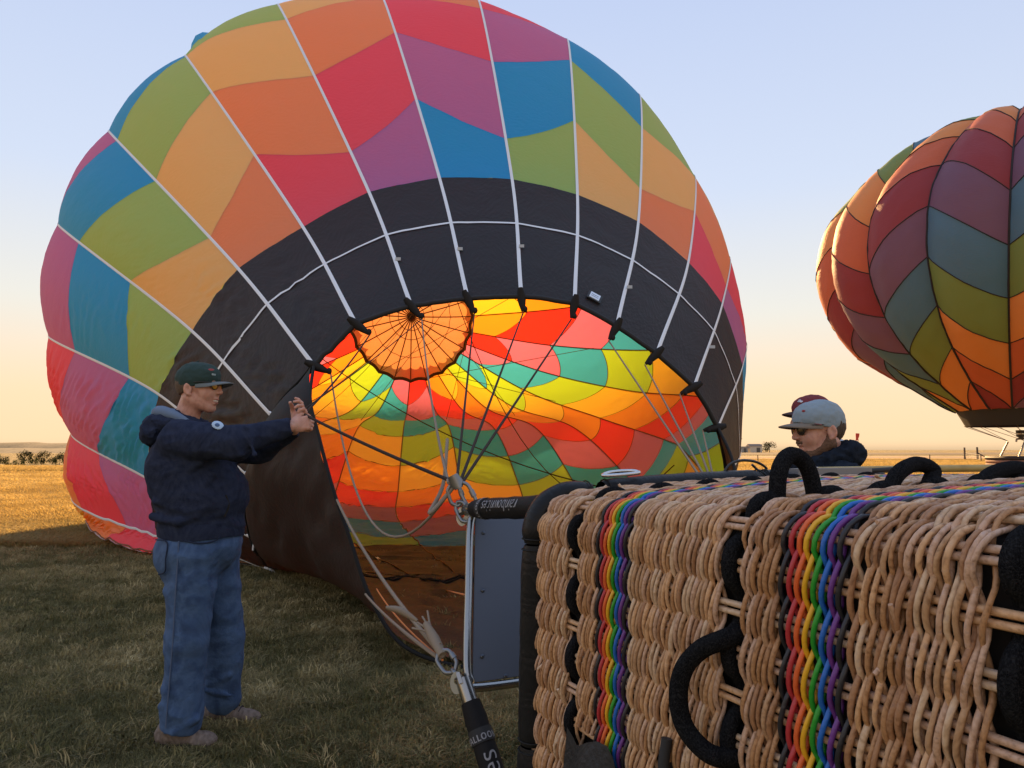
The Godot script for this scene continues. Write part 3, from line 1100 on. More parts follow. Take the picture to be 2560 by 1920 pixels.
# ---------------------------------------------------------------- the second balloon, standing
func build_second_balloon() -> void:
	var cx := 18.9
	var cd := 27.0
	var G := 18
	var bal := thing("hot_air_balloon", "second rainbow chevron balloon standing upright over its own basket, at the right", "hot air balloon", V(cx, 0, cd))
	# radius and height from the mouth up
	var prof := [[1.95, 2.85], [2.75, 3.35], [4.1, 4.35], [5.4, 5.65], [6.3, 7.2], [6.6, 8.6], [6.4, 10.0], [5.5, 11.4], [4.25, 12.6], [2.65, 13.4], [0.9, 13.8]]
	var pv := []
	for q: Array in prof: pv.append(Vector3(q[0], q[1], 0))
	var curve := spline(pv, 12)
	var run := PackedFloat32Array([0.0])
	for k in range(1, curve.size()): run.append(run[k - 1] + curve[k].distance_to(curve[k - 1]))
	var total := run[run.size() - 1]
	var at := func(w: float) -> Vector3:
		var l := clampf(w, 0.0, 9.5) / 9.5 * total
		var j := clampi(run.bsearch(l), 1, run.size() - 1)
		return curve[j - 1].lerp(curve[j], clampf((l - run[j - 1]) / (run[j] - run[j - 1]), 0.0, 1.0))
	var point := func(g: float, w: float, lift: float) -> Vector3:
		var q: Vector3 = at.call(w)
		var s := g - floorf(g)
		var a0 := floorf(g) / G * TAU + 0.12
		var a1 := (floorf(g) + 1.0) / G * TAU + 0.12
		var p0 := Vector3(cos(a0) * q.x, q.y, sin(a0) * q.x)
		var p1 := Vector3(cos(a1) * q.x, q.y, sin(a1) * q.x)
		var p := p0.lerp(p1, s)
		var q2: Vector3 = at.call(w + 0.1)
		var q1: Vector3 = at.call(w - 0.1)
		var am := lerpf(a0, a1, s)
		var slope := (q2 - q1).normalized()
		var nn := Vector3(cos(am) * slope.y, -slope.x, sin(am) * slope.y)
		var fat := 0.27 * smoothstep(0.3, 3.0, w)
		p += nn * (p0.distance_to(p1) * fat * pow(sin(PI * s), 0.8) + lift)
		p += nn * wrinkle.get_noise_3d(p.x * 1.5, p.y * 1.5, p.z * 1.5) * 0.04
		# leans a little to the left and towards the viewer
		var up := (q.y - 2.85)
		return V(cx, 0, cd) + p + Vector3(0.115 * up - 0.5, 0, -0.03 * up)
	var nrm: Texture2D = mats["cloth_red"].normal_texture
	var names := ["darkred", "vermilion", "tangerine", "leafgreen", "steelblue", "plum"]
	var refl := [Color(0.24, 0.045, 0.055), Color(0.56, 0.14, 0.065), Color(0.72, 0.28, 0.085), Color(0.16, 0.24, 0.07), Color(0.075, 0.17, 0.25), Color(0.135, 0.08, 0.135)]
	var cm := []
	for q in 6: cm.append(cloth("cloth2_" + names[q], (refl[q] as Color).linear_to_srgb(), refl[q], 0.28, nrm))
	for k in G:
		for j in 11:
			var odd := 1.05
			var l0 := clampf(j - (odd if k % 2 == 0 else 0.0), 0.0, 9.5)
			var l1 := clampf(j + 1 - (odd if k % 2 == 0 else 0.0), 0.0, 9.5)
			var r0 := clampf(j - (odd if k % 2 == 1 else 0.0), 0.0, 9.5)
			var r1 := clampf(j + 1 - (odd if k % 2 == 1 else 0.0), 0.0, 9.5)
			if l1 - l0 < 0.01 and r1 - r0 < 0.01: continue
			var rows := []
			var uvs := []
			for q in 9:
				var f := q / 8.0
				var row := PackedVector3Array()
				var uv := PackedVector2Array()
				for c in 11:
					var s := c / 10.0
					var w := lerpf(lerpf(l0, l1, f), lerpf(r0, r1, f), s)
					row.append(point.call(k + minf(s, 0.99999), w, 0.0))
					uv.append(Vector2(s + k * 0.3, w))
				rows.append(row)
				uvs.append(uv)
			var b := Mb.new()
			b.grid(rows, uvs)
			part("colour_panel", b.done(), cm[(j + k) % 6], bal)
		var sb := Mb.new()
		var line := PackedVector3Array()
		for q in 60: line.append(point.call(float(k), 9.5 * q / 59.0, 0.02))
		sb.tube(line, 0.035, 5)
		for j in range(1, 11):
			var seam := PackedVector3Array()
			for c in 11:
				var s := c / 10.0
				seam.append(point.call(k + minf(s, 0.99999), j - odd_at(k, s), 0.012))
			sb.tube(seam, 0.018, 4)
		part("seam", sb.done(), mat("seam_dark", lin(0.02, 0.018, 0.02), 0.8), bal)
	var skirt_rows := []
	for q in 5:
		var f := q / 4.0
		var row := PackedVector3Array()
		for c in 65:
			var a := TAU * c / 64.0
			var r := lerpf(1.93, 1.62, f) * (1.0 - 0.02 * absf(sin(a * 8.0)))
			row.append(V(cx - 0.5, 0, cd) + Vector3(cos(a) * r, lerpf(2.87, 2.28, f) + 0.05 * absf(cos(a * 8.0)) * (1.0 - f), sin(a) * r))
		skirt_rows.append(row)
	var kb := Mb.new()
	kb.grid(skirt_rows)
	var sk := part("skirt", kb.done(), mat("skirt_black", lin(0.02, 0.021, 0.022), 0.7), bal)
	part("white_edge", tube_mesh(skirt_rows[0], 0.025, 5), mat("load_tape", lin(0.7, 0.7, 0.7), 0.6), sk)
	var wl := Mb.new()
	for c in 16:
		var a := TAU * (c + 0.5) / 16.0
		var from := V(cx - 0.5, 0, cd) + Vector3(cos(a) * 1.64, 2.30, sin(a) * 1.64)
		wl.tube(pts([from, V(cx, 1.75, cd) + Vector3(signf(cos(a)) * 0.55, 0, signf(sin(a)) * 0.45)]), 0.009, 4)
	part("flying_wire", wl.done(), mat("cord_dark", lin(0.10, 0.06, 0.03), 0.8), bal)
	# its basket and burner
	var bk := thing("wicker_basket", "far brown wicker basket standing under the second balloon", "basket", V(cx, 0, cd))
	var bb := Mb.new()
	var wicker := wear(mat("far_wicker", Color.WHITE, 0.8), speckle([Color(0.16, 0.08, 0.05), Color(0.30, 0.16, 0.11), Color(0.42, 0.24, 0.18)], 0.12, 3, 41), 2.0)
	for q in 9:
		var y := 0.06 + q * 0.118
		var ring := []
		for c in 16:
			var a := TAU * c / 16.0
			ring.append(V(cx, y, cd) + Vector3(signf(cos(a)) * pow(absf(cos(a)), 0.45) * 1.35, 0, signf(sin(a)) * pow(absf(sin(a)), 0.45) * 0.8))
		bb.tube(spline(ring, 3, true), 0.068, 7, Vector3.UP, true, true)
	part("wicker_wall", bb.done(), wicker, bk)
	var rim := []
	for c in 16:
		var a := TAU * c / 16.0
		rim.append(V(cx, 1.13, cd) + Vector3(signf(cos(a)) * pow(absf(cos(a)), 0.45) * 1.36, 0, signf(sin(a)) * pow(absf(sin(a)), 0.45) * 0.81))
	part("padded_rim", tube_mesh(spline(rim, 3, true), 0.07, 8, Vector3.UP, true), mat("rim_dark", lin(0.02, 0.02, 0.024), 0.6), bk)
	var fr := mat("frame_steel", lin(0.35, 0.33, 0.3), 0.35, 0.8)
	for sx: float in [-1.0, 1.0]:
		for sz: float in [-1.0, 1.0]:
			part("upright", tube_mesh(pts([V(cx, 1.13, cd) + Vector3(sx * 0.85, 0, sz * 0.5), V(cx, 1.72, cd) + Vector3(sx * 0.55, 0, sz * 0.45)]), 0.035, 6), fr, bk)
	part("burner_bar", tube_mesh(spline([V(cx - 0.55, 1.72, cd), V(cx - 0.48, 1.82, cd), V(cx, 1.84, cd), V(cx + 0.48, 1.82, cd), V(cx + 0.55, 1.72, cd)], 6), 0.035, 6), fr, bk)
	for sx: float in [-0.36, 0.36]:
		var bur := Mb.new()
		bur.tube(pts([V(cx + sx, 1.80, cd), V(cx + sx, 1.90, cd), V(cx + sx, 1.905, cd), V(cx + sx, 2.14, cd)]), PackedFloat32Array([0.07, 0.09, 0.15, 0.16]), 12, Vector3.RIGHT)
		var bn := part("burner_can", bur.done(), mat("burner_dark", lin(0.05, 0.045, 0.045), 0.4, 0.6), bk)
		part("band", tube_mesh(pts([V(cx + sx, 1.99, cd), V(cx + sx, 2.02, cd)]), 0.168, 12, Vector3.RIGHT), mat("frame_bright", lin(0.7, 0.68, 0.62), 0.3, 0.7), bn)

func odd_at(k: int, s: float) -> float:
	return lerpf(1.05, 0.0, s) if k % 2 == 0 else lerpf(0.0, 1.05, s)

# ---------------------------------------------------------------- the basket on its side
# u runs along the basket from its rim (0) to its floor, w across it away from the viewer, and the height is real height
const BA := Vector2(0.42, -0.91)   # direction of u in (x, depth)
const BW := Vector2(0.91, 0.42)    # direction of w
const BLEN := 1.46
const BWID := 1.40

func bp(u: float, w: float, h: float) -> Vector3:
	u -= 0.05 * (1.29 - h)
	return V(0.07 + BA.x * u + BW.x * w, h, 2.05 + BA.y * u + BW.y * w)

# perimeter of the section at u: distance p from the grass up the near face, over the top, down the far face
func shell(u: float, p: float) -> Array:
	var H := 1.297 + 0.030 * u
	var r := 0.105 - 0.03 * clampf(u / 0.5, 0.0, 1.0)
	var a := H - r
	var arc := r * PI / 2
	var top := BWID - 2.0 * r
	if p < a: return [0.0, p, Vector2(-1, 0)]
	p -= a
	if p < arc:
		var g := p / r
		return [r - r * cos(g), a + r * sin(g), Vector2(-cos(g), sin(g))]
	p -= arc
	if p < top:
		return [r + p, H + 0.025 * p / top + 0.012 * sin(PI * p / top), Vector2(0, 1)]
	p -= top
	if p < arc:
		var g := p / r
		return [BWID - r + r * sin(g), H + 0.025 - r + r * cos(g), Vector2(sin(g), cos(g))]
	p -= arc
	return [BWID, H + 0.025 - r - p, Vector2(1, 0)]

func on_shell(u: float, p: float, lift: float) -> Vector3:
	var s := shell(u, p)
	var nn: Vector2 = s[2]
	return bp(u, s[0] + nn.x * lift, s[1] + nn.y * lift)

func total_p(u: float) -> float:
	return 1.297 + BWID + 0.42

const STAKE := 0.076

var axis3: Vector3
func rod_path(u0: float, phase: float, amp: float, side: float, p0: float, p1: float, jitter: float, sd: float) -> PackedVector3Array:
	var out := PackedVector3Array()
	var n := int((p1 - p0) / (STAKE / 6.0))
	for k in n + 1:
		var p := lerpf(p0, p1, float(k) / n)
		var th := PI * p / STAKE + phase + 0.55 * crease.get_noise_2d(p * 1.7 + 90.0, sd * 0.6)
		var c := cos(th)
		# rods sit flat over a stake and dive quickly behind the next
		var wob := crease.get_noise_2d(p * 3.0, sd) * jitter
		var lift := amp * signf(c) * pow(absf(c), 0.75)
		out.append(on_shell(u0 + side * sin(th) + wob, p, lift))
	return out

func build_basket() -> void:
	axis3 = Vector3(BA.x, 0, -BA.y).normalized()
	var bk := thing("wicker_basket", "big woven wicker basket lying on its side, with two rainbow stripes, close to the viewer", "basket", bp(0.7, 0.7, 0.0))
	var grain := speckle([Color(0.26, 0.15, 0.085), Color(0.52, 0.345, 0.205), Color(0.64, 0.44, 0.275), Color(0.72, 0.53, 0.36), Color(0.50, 0.38, 0.32)], 0.10, 4, 33, 256)
	var tones := [Color(1, 1, 1), Color(0.90, 0.84, 0.78), Color(1.0, 0.93, 0.85), Color(0.80, 0.70, 0.63), Color(0.95, 0.91, 0.92), Color(0.86, 0.76, 0.66)]
	var wm := []
	for q in 6:
		var m := wear(mat("wicker%d" % q, tones[q], 0.50), grain, 3.0 + q * 0.37)
		m.uv1_offset = Vector3(q * 0.37, q * 0.21, q * 0.53)
		m.metallic_specular = 0.4
		wm.append(m)
	var r := RandomNumberGenerator.new()
	r.seed = 404
	# stripes and rope columns leave gaps between the plain rods
	var gaps := [[0.327, 0.458], [0.897, 1.028], [0.192, 0.238], [0.757, 0.803], [1.240, 1.290]]
	var u := 0.030
	var row := 0
	while u < BLEN:
		var skip := -1.0
		for g: Array in gaps:
			if u > g[0] - 0.006 and u < g[1] + 0.004: skip = g[1] + 0.012
		if skip > 0.0:
			u = skip
			continue
		for q in 2:
			var rad := r.randf_range(0.0040, 0.0050)
			var ph := q * PI + (0.25 if row % 3 == 0 else 0.0)
			var p1 := total_p(u)
			var pieces := [[0.02, p1]]
			# two foot holes through the wall on the near side
			if u > 0.262 and u < 0.322: pieces = [[0.02, 0.700], [0.762, p1]]
			if u > 0.56 and u < 0.62: pieces = [[0.02, 0.756], [0.812, p1]]
			var b := Mb.new()
			for pc: Array in pieces:
				var path := rod_path(u, ph, 0.0105, 0.0052, pc[0], pc[1], 0.006 + 0.005 * smoothstep(0.9, 1.3, u), u * 40.0 + q)
				var rr := PackedFloat32Array()
				for k in path.size(): rr.append(rad * (1.0 + 0.30 * crease.get_noise_2d(k * 0.11, u * 90.0 + q * 7.0)))
				b.tube(path, rr, 7, axis3)
			part("wicker_rod", b.done(), wm[r.randi() % 6], bk)
		u += r.randf_range(0.0122, 0.0142)
		row += 1
	# spliced ends: short cane tips that poke out of the wall
	for q in 46:
		var uu := r.randf_range(0.03, 1.38)
		var inside := false
		for g: Array in gaps: inside = inside or (uu > g[0] - 0.02 and uu < g[1] + 0.02)
		if inside: continue
		var pp := r.randf_range(0.45, 2.3)
		var a := on_shell(uu, pp, -0.004)
		var e := on_shell(uu + r.randf_range(-0.010, 0.010), pp + r.randf_range(-0.045, 0.045), r.randf_range(0.010, 0.022))
		part("cane_tip", tube_mesh(pts([a, a.lerp(e, 0.6) , e]), PackedFloat32Array([0.0045, 0.0042, 0.0036]), 6, axis3), wm[r.randi() % 6], bk)
	# the two rainbow stripes: black, red, orange, yellow, green, blue, purple, black
	var rn := ["black", "red", "orange", "yellow", "green", "blue", "purple", "black"]
	var rc := [Color(0.018, 0.018, 0.024), Color(0.46, 0.035, 0.045), Color(0.74, 0.135, 0.035), Color(0.80, 0.42, 0.02), Color(0.018, 0.30, 0.022), Color(0.012, 0.13, 0.50), Color(0.145, 0.035, 0.24), Color(0.018, 0.018, 0.024)]
	for stripe in 2:
		for q in 8:
			var uu: float = [0.336, 0.905][stripe] + q * 0.0163
			var b := Mb.new()
			for z in 2:
				b.tube(rod_path(uu, z * PI, 0.0110, 0.0056, 0.02, total_p(uu), 0.003, uu * 40 + z), 0.0044, 7, axis3)
			var m := wear(mat("rod_" + rn[q], (rc[q] as Color).linear_to_srgb(), 0.42), null, 3.0, bumps(0.2, 3, 61, 128, 3.0), 0.25)
			part("coloured_rod", b.done(), m, bk, rn[q] + " painted cane rod of a rainbow stripe")
	# stakes: pairs of canes along the basket, seen where the weave opens
	var kk := 0
	var p := STAKE * 0.0
	while p < total_p(0.5):
		var b := Mb.new()
		for z: float in [-0.0075, 0.0075]:
			var line := PackedVector3Array()
			for j in 13:
				var uu := lerpf(0.0, BLEN, j / 12.0)
				line.append(on_shell(uu, maxf(p + z, 0.005), -0.001))
			b.tube(line, 0.0060, 6, Vector3.UP)
		part("stake", b.done(), wm[(kk * 2) % 6], bk)
		p += STAKE
		kk += 1
	# black rope columns woven over every other stake
	var rope := wear(mat("black_rope", Color.WHITE, 0.95), speckle([Color(0.004, 0.004, 0.005), Color(0.011, 0.0115, 0.013), Color(0.034, 0.034, 0.036)], 0.16, 3, 72, 128), 16.0, bumps(0.12, 4, 71, 256, 12.0), 1.3)
	rope.metallic_specular = 0.12
	for q in 3:
		var uu: float = [0.215, 0.78, 1.265][q]
		var line := PackedVector3Array()
		var n := 300
		for k in n + 1:
			var pp := lerpf(0.02, total_p(uu), float(k) / n)
			var c := cos(PI * pp / STAKE + [0.0, 0.0, PI][q])
			line.append(on_shell(uu, pp, 0.0175 * signf(c) * pow(absf(c), 0.6) - 0.007))
		part("woven_rope", tube_mesh(line, [0.0140, 0.0150, 0.0145][q], 9, axis3), rope, bk)
	# rope loops to carry it by: two standing on the top, one lying over, one on the near face
	var top := func(uu: float, w: float, up: float) -> Vector3: return bp(uu, w, 1.297 + 0.03 * uu + 0.025 * w / BWID + up)
	var loops := [
		[top.call(0.785, 0.100, -0.03), top.call(0.78, 0.101, 0.025), top.call(0.775, 0.114, 0.067), top.call(0.77, 0.145, 0.088), top.call(0.775, 0.176, 0.070), top.call(0.78, 0.190, 0.028), top.call(0.785, 0.194, -0.03)],
		[top.call(0.785, 0.40, -0.03), top.call(0.78, 0.405, 0.02), top.call(0.775, 0.44, 0.050), top.call(0.76, 0.51, 0.062), top.call(0.755, 0.565, 0.046), top.call(0.77, 0.53, 0.018), top.call(0.78, 0.50, -0.03)],
		[top.call(0.785, 0.67, -0.02), top.call(0.78, 0.69, 0.015), top.call(0.775, 0.75, 0.038), top.call(0.77, 0.84, 0.042), top.call(0.78, 0.88, 0.02), top.call(0.79, 0.86, -0.02)]]
	var ll := ["black rope loop standing upright on the top", "black rope loop slumped over to the right", "flattened black rope loop near the far side"]
	for q in 3:
		part("rope_handle", tube_mesh(spline(loops[q], 8), [0.0160, 0.0160, 0.018][q], 12, axis3), rope, bk, ll[q])
	var face := func(uu: float, h: float, off: float) -> Vector3: return bp(uu, -off, h)
	part("rope_handle", tube_mesh(spline([face.call(0.79, 1.10, -0.02), face.call(0.785, 1.088, 0.03), face.call(0.757, 1.068, 0.052), face.call(0.732, 1.032, 0.068), face.call(0.722, 0.985, 0.074), face.call(0.730, 0.935, 0.070), face.call(0.757, 0.902, 0.056), face.call(0.785, 0.888, 0.035), face.call(0.79, 0.885, -0.02)], 8), 0.0170, 12, axis3), rope, bk, "black rope loop standing out from the near face")
	# dark lining inside
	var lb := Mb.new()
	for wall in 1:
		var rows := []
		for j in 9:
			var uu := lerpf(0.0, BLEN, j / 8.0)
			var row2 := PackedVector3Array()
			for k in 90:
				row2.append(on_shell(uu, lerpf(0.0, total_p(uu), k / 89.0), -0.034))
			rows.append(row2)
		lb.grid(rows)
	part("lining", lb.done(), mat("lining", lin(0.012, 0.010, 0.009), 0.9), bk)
	var fb := Mb.new()
	fb.quad(bp(BLEN, 0.03, 0.03), bp(BLEN, BWID - 0.03, 0.03), bp(BLEN, BWID - 0.03, 1.30), bp(BLEN, 0.03, 1.30), axis3)
	part("floor_board", fb.done(), mat("board", lin(0.20, 0.12, 0.07), 0.8), bk)
	# padded leather round the rim, in sewn lengths
	var hide := wear(mat("black_hide", lin(0.012, 0.0125, 0.014), 0.42), null, 4.0, bumps(0.06, 4, 83, 256, 5.0), 0.5)
	hide.metallic_specular = 0.3
	var spans := [[0.02, 0.62], [0.625, 1.16], [1.165, 1.42], [1.46, 2.05], [2.055, 2.62], [2.625, 3.1]]
	for s: Array in spans:
		var rows := []
		for j in 26:
			var f := j / 25.0
			var pp := lerpf(s[0], s[1], f)
			var fat := 1.0 - 0.22 * exp(-pow(minf(f, 1.0 - f) * (s[1] - s[0]) / 0.018, 2.0))
			fat *= 1.0 + 0.06 * crease.get_noise_2d(pp * 9.0, 4.0)
			var ring := PackedVector3Array()
			for c in 13:
				var a := TAU * c / 12.0
				ring.append(on_shell(-0.010 + cos(a) * 0.042 * fat, pp, 0.002 + sin(a) * 0.033 * fat))
			rows.append(ring)
		var b := Mb.new()
		b.grid(rows, [], true, true)
		var o := part("leather_pad", b.done(), hide, bk)
		var sb := Mb.new()
		for e: float in [s[0] + 0.012, s[1] - 0.012]:
			var ring := PackedVector3Array()
			for c in 12:
				var a := TAU * c / 12.0
				ring.append(on_shell(-0.010 + cos(a) * 0.041, e, 0.002 + sin(a) * 0.032))
			sb.tube(ring, 0.0022, 4, Vector3.UP, false, true)
		part("stitching", sb.done(), mat("black_seam", lin(0.01, 0.01, 0.01), 0.9), o)
	# steel ring let into the pad at the top corner
	var st := mat("bright_steel", lin(0.62, 0.62, 0.62), 0.22, 0.95)
	part("steel_ring", tube_mesh(spline([on_shell(0.0, 1.46, 0.045), on_shell(-0.02, 1.50, 0.052), on_shell(-0.01, 1.56, 0.052), on_shell(0.02, 1.57, 0.046), on_shell(0.03, 1.50, 0.044)], 5, true), 0.0055, 7, Vector3.UP, true), st, bk)
	# bound edges of the foot holes
	for q in [[0.262, 0.325, 0.700, 0.762], [0.557, 0.622, 0.756, 0.812]]:
		var b := Mb.new()
		for k in 9:
			var hh: float = q[2] - 0.005 - k * 0.011
			var ln := PackedVector3Array()
			for j in 9: ln.append(on_shell(lerpf(q[0], q[1], j / 8.0), hh, 0.012 + 0.008 * sin(PI * j / 8.0)))
			b.tube(ln, 0.0058, 6, Vector3.UP)
		part("bound_sill", b.done(), wm[1 if q[2] > 0.72 else 0], bk)
	# leather flap and strap low on the near face
	var fr := []
	for j in 9:
		var f := j / 8.0
		var row3 := PackedVector3Array()
		for k in 9:
			var g := k / 8.0
			row3.append(bp(lerpf(0.235, 0.47, f), -0.035 - 0.035 * sin(PI * g) * sin(PI * f) - 0.01 * sin(f * 9.0 + g * 4.0), lerpf(0.36, 0.755 - 0.02 * sin(f * 7.0), g)))
		fr.append(row3)
	var flb := Mb.new()
	flb.grid(fr, [], true)
	part("leather_flap", flb.done(), wear(mat("soft_hide", lin(0.009, 0.0095, 0.012), 0.6), null, 5.0, bumps(0.05, 4, 84, 256, 7.0), 0.8), bk)
	part("strap", tube_mesh(spline([bp(0.618, -0.02, 0.86), bp(0.622, -0.03, 0.80), bp(0.64, -0.03, 0.70), bp(0.66, -0.035, 0.60), bp(0.67, -0.03, 0.50)], 6), 0.011, 8, axis3), mat("black_strap", lin(0.017, 0.018, 0.02), 0.7), bk)

# ---------------------------------------------------------------- burner frame and its padded poles
func fp(a: float, t: float) -> Vector3:
	# a across the frame (0 near, 1 far), t down it (0 top, 1 bottom)
	var tl := V(-0.155, 1.200, 2.80)
	var bl := V(-0.146, 0.655, 2.45)
	return tl.lerp(bl, t) + Vector3(BW.x, 0, -BW.y) * (1.12 * a)

func letters(text: String, size: float, heavy := false) -> PackedVector3Array:
	var tm := TextMesh.new()
	tm.text = text
	var f := SystemFont.new()
	f.font_names = PackedStringArray(["Droid Sans"])
	f.font_weight = 700 if heavy else 400
	tm.font = f
	tm.font_size = 64
	tm.pixel_size = size / 64.0
	tm.depth = 0.0
	tm.curve_step = 2.0
	var a := tm.surface_get_arrays(0)
	var v: PackedVector3Array = a[Mesh.ARRAY_VERTEX]
	var idx = a[Mesh.ARRAY_INDEX]
	var out := PackedVector3Array()
	if idx == null:
		out = v
	else:
		for k: int in idx: out.append(v[k])
	return out

# lay lettering round a tube: text runs along the axis (or round it), its foot turned by 'spin'
func wrap_text(from: Vector3, to: Vector3, rad: float, text: String, size: float, start: float, spin: float, round_it := false, heavy := false) -> ArrayMesh:
	var tri := letters(text, size, heavy)
	var ax := (to - from).normalized()
	var s1 := (Vector3.BACK - ax * ax.dot(Vector3.BACK)).normalized()
	var s2 := ax.cross(s1)
	var b := Mb.new()
	var p := PackedVector3Array()
	for q in tri:
		var along := start + (q.y if round_it else q.x)
		var ang := spin + (q.x if round_it else -q.y) / rad
		var w := s1 * cos(ang) + s2 * sin(ang)
		p.append(from + ax * along + w * (rad + 0.0012))
		b.n.append(w)
		b.t.append(Vector2.ZERO)
	b.v = p
	for k in p.size() / 3:
		var nn := b.n[k * 3]
		if (p[k * 3 + 1] - p[k * 3]).cross(p[k * 3 + 2] - p[k * 3]).dot(nn) > 0.0: b.i.append_array([k * 3, k * 3 + 2, k * 3 + 1])
		else: b.i.append_array([k * 3, k * 3 + 1, k * 3 + 2])
	return b.done()

func build_burner_frame() -> void:
	var fr := thing("burner_frame", "steel burner frame with a grey panel, held off the basket rim by black padded poles", "burner frame", fp(0.5, 1.0))
	var steel := mat("tube_steel", lin(0.36, 0.35, 0.33), 0.22, 0.95)
	var c := 0.085
	var loop := spline([fp(0.0, c * 1.7), fp(0.0, 0.5), fp(0.0, 1.0 - c * 1.7), fp(0.012, 1.0 - c * 0.5), fp(0.05, 1.0), fp(0.5, 1.0), fp(0.95, 1.0), fp(0.988, 1.0 - c * 0.5), fp(1.0, 1.0 - c * 1.7), fp(1.0, 0.5), fp(1.0, c * 1.7), fp(0.988, c * 0.5), fp(0.95, 0.0), fp(0.5, 0.0), fp(0.05, 0.0), fp(0.012, c * 0.5)], 8, true)
	part("steel_tube", tube_mesh(loop, 0.0145, 10, Vector3.BACK, true), steel, fr)
	var nn := (fp(1, 0) - fp(0, 0)).cross(fp(0, 1) - fp(0, 0)).normalized()
	if nn.dot(Vector3(-0.4, 0, 0.9)) < 0: nn = -nn
	var b := Mb.new()
	var ex := (fp(1, 0) - fp(0, 0)).normalized()
	var ey := (fp(0, 0) - fp(0, 1)).normalized()
	b.box(fp(0.5, 0.5) + nn * 0.002, Vector3(1.12 - 0.035, fp(0, 0).distance_to(fp(0, 1)) - 0.035, 0.008), Basis(ex, ey, nn))
	var panel := part("grey_panel", b.done(), wear(mat("panel_grey", lin(0.085, 0.098, 0.125), 0.48, 0.15), null, 1.0, bumps(0.02, 2, 88, 128, 1.5), 0.25), fr)
	for q in [[0.045, 0.16], [0.045, 0.5], [0.045, 0.85], [0.12, 0.965], [0.13, 0.06], [0.35, 0.965]]:
		var rb := Mb.new()
		rb.ball(fp(q[0], q[1]) + nn * 0.008, Vector3(0.008, 0.008, 0.004), Basis(ex, ey, nn), 8)
		part("rivet", rb.done(), mat("rivet", lin(0.09, 0.1, 0.12), 0.3, 0.8), panel)
	# corner sockets with lugs
	for q in 4:
		var a := 0.0 if q < 2 else 1.0
		var t := float(q % 2)
		var p := fp(a, t)
		var sb := Mb.new()
		var toward := (pole_foot(q) - p).normalized()
		sb.tube(pts([p - toward * 0.035, p + toward * 0.055]), 0.026, 12, Vector3.UP)
		sb.box(p - toward * 0.045 + Vector3(0, -0.012, 0), Vector3(0.012, 0.075, 0.035), Basis(Vector3.FORWARD.cross(toward).normalized(), toward.cross(Vector3.FORWARD.cross(toward)).normalized(), toward))
		var o := part("corner_socket", sb.done(), steel, fr)
		# flat lug with a hole
		var lug := Mb.new()
		var lc := p - toward * 0.055 + Vector3(-0.012, -0.02, 0.02)
		var l1 := PackedVector3Array()
		var l0 := PackedVector3Array()
		for k in 17:
			var g := TAU * k / 16.0
			var e := Vector3(cos(g), sin(g), 0)
			l0.append(lc + Vector3(e.x * 0.010, e.y * 0.012, 0))
			l1.append(lc + Vector3(e.x * 0.022, e.y * 0.036 - 0.006, 0.0))
		lug.grid([l0, l1])
		part("lug", lug.done(), mat("zinc", lin(0.55, 0.58, 0.58), 0.4, 0.7), o)
	# padded poles down to the basket rim
	var sleeve := wear(mat("pole_sleeve", lin(0.014, 0.0135, 0.0145), 0.6), null, 6.0, bumps(0.06, 4, 93, 256, 4.0), 0.4)
	sleeve.metallic_specular = 0.25
	var print := mat("sleeve_print", lin(0.26, 0.26, 0.28), 0.6)
	var pl := ["near upper padded pole", "near lower padded pole with white lettering", "far upper padded pole", "far lower padded pole"]
	for q in 4:
		var a := 0.0 if q < 2 else 1.0
		var p := fp(a, float(q % 2))
		var e := pole_foot(q)
		var s := p.lerp(e, 0.06)
		var rr := PackedFloat32Array()
		var line := PackedVector3Array()
		for k in 13:
			line.append(s.lerp(e, k / 12.0))
			rr.append(0.036 * (0.86 if k == 0 else 1.0) + 0.0015 * sin(k * 2.3))
		var o := part("padded_pole", tube_mesh(line, rr, 14, Vector3.UP), sleeve, fr, pl[q])
		if q < 2:
			# elastic collar and print
			var ca := s.lerp(e, 0.0) + (e - s).normalized() * 0.085
			var dirv := (e - s).normalized()
			part("collar", tube_mesh(pts([ca, ca + dirv * 0.042]), 0.0385, 14, Vector3.UP), mat("black_strap", lin(0.017, 0.018, 0.02), 0.7), o)
			if q == 1:
				part("collar_lettering", wrap_text(ca + dirv, ca, 0.0385, "BALLOONS", 0.026, 0.972, 0.25, true, true), print, o)
				part("sleeve_lettering", wrap_text(e, s, 0.0372, "rainbowrides", 0.070, s.distance_to(e) - 0.36, 0.25, false, false), print, o)
			else:
				part("collar_lettering", wrap_text(ca + dirv, ca, 0.0385, "BALLOONS", 0.026, 0.972, 0.2, true, true), print, o)
				part("sleeve_lettering", wrap_text(e, s, 0.0372, "rainbowrides", 0.050, s.distance_to(e) - 0.30, 0.5, false, false), print, o)

func pole_foot(q: int) -> Vector3:
	return [bp(-0.015, 0.10, 1.262), bp(-0.02, 0.06, 0.10), bp(-0.015, 1.28, 1.28), bp(-0.02, 1.34, 0.10)][q]

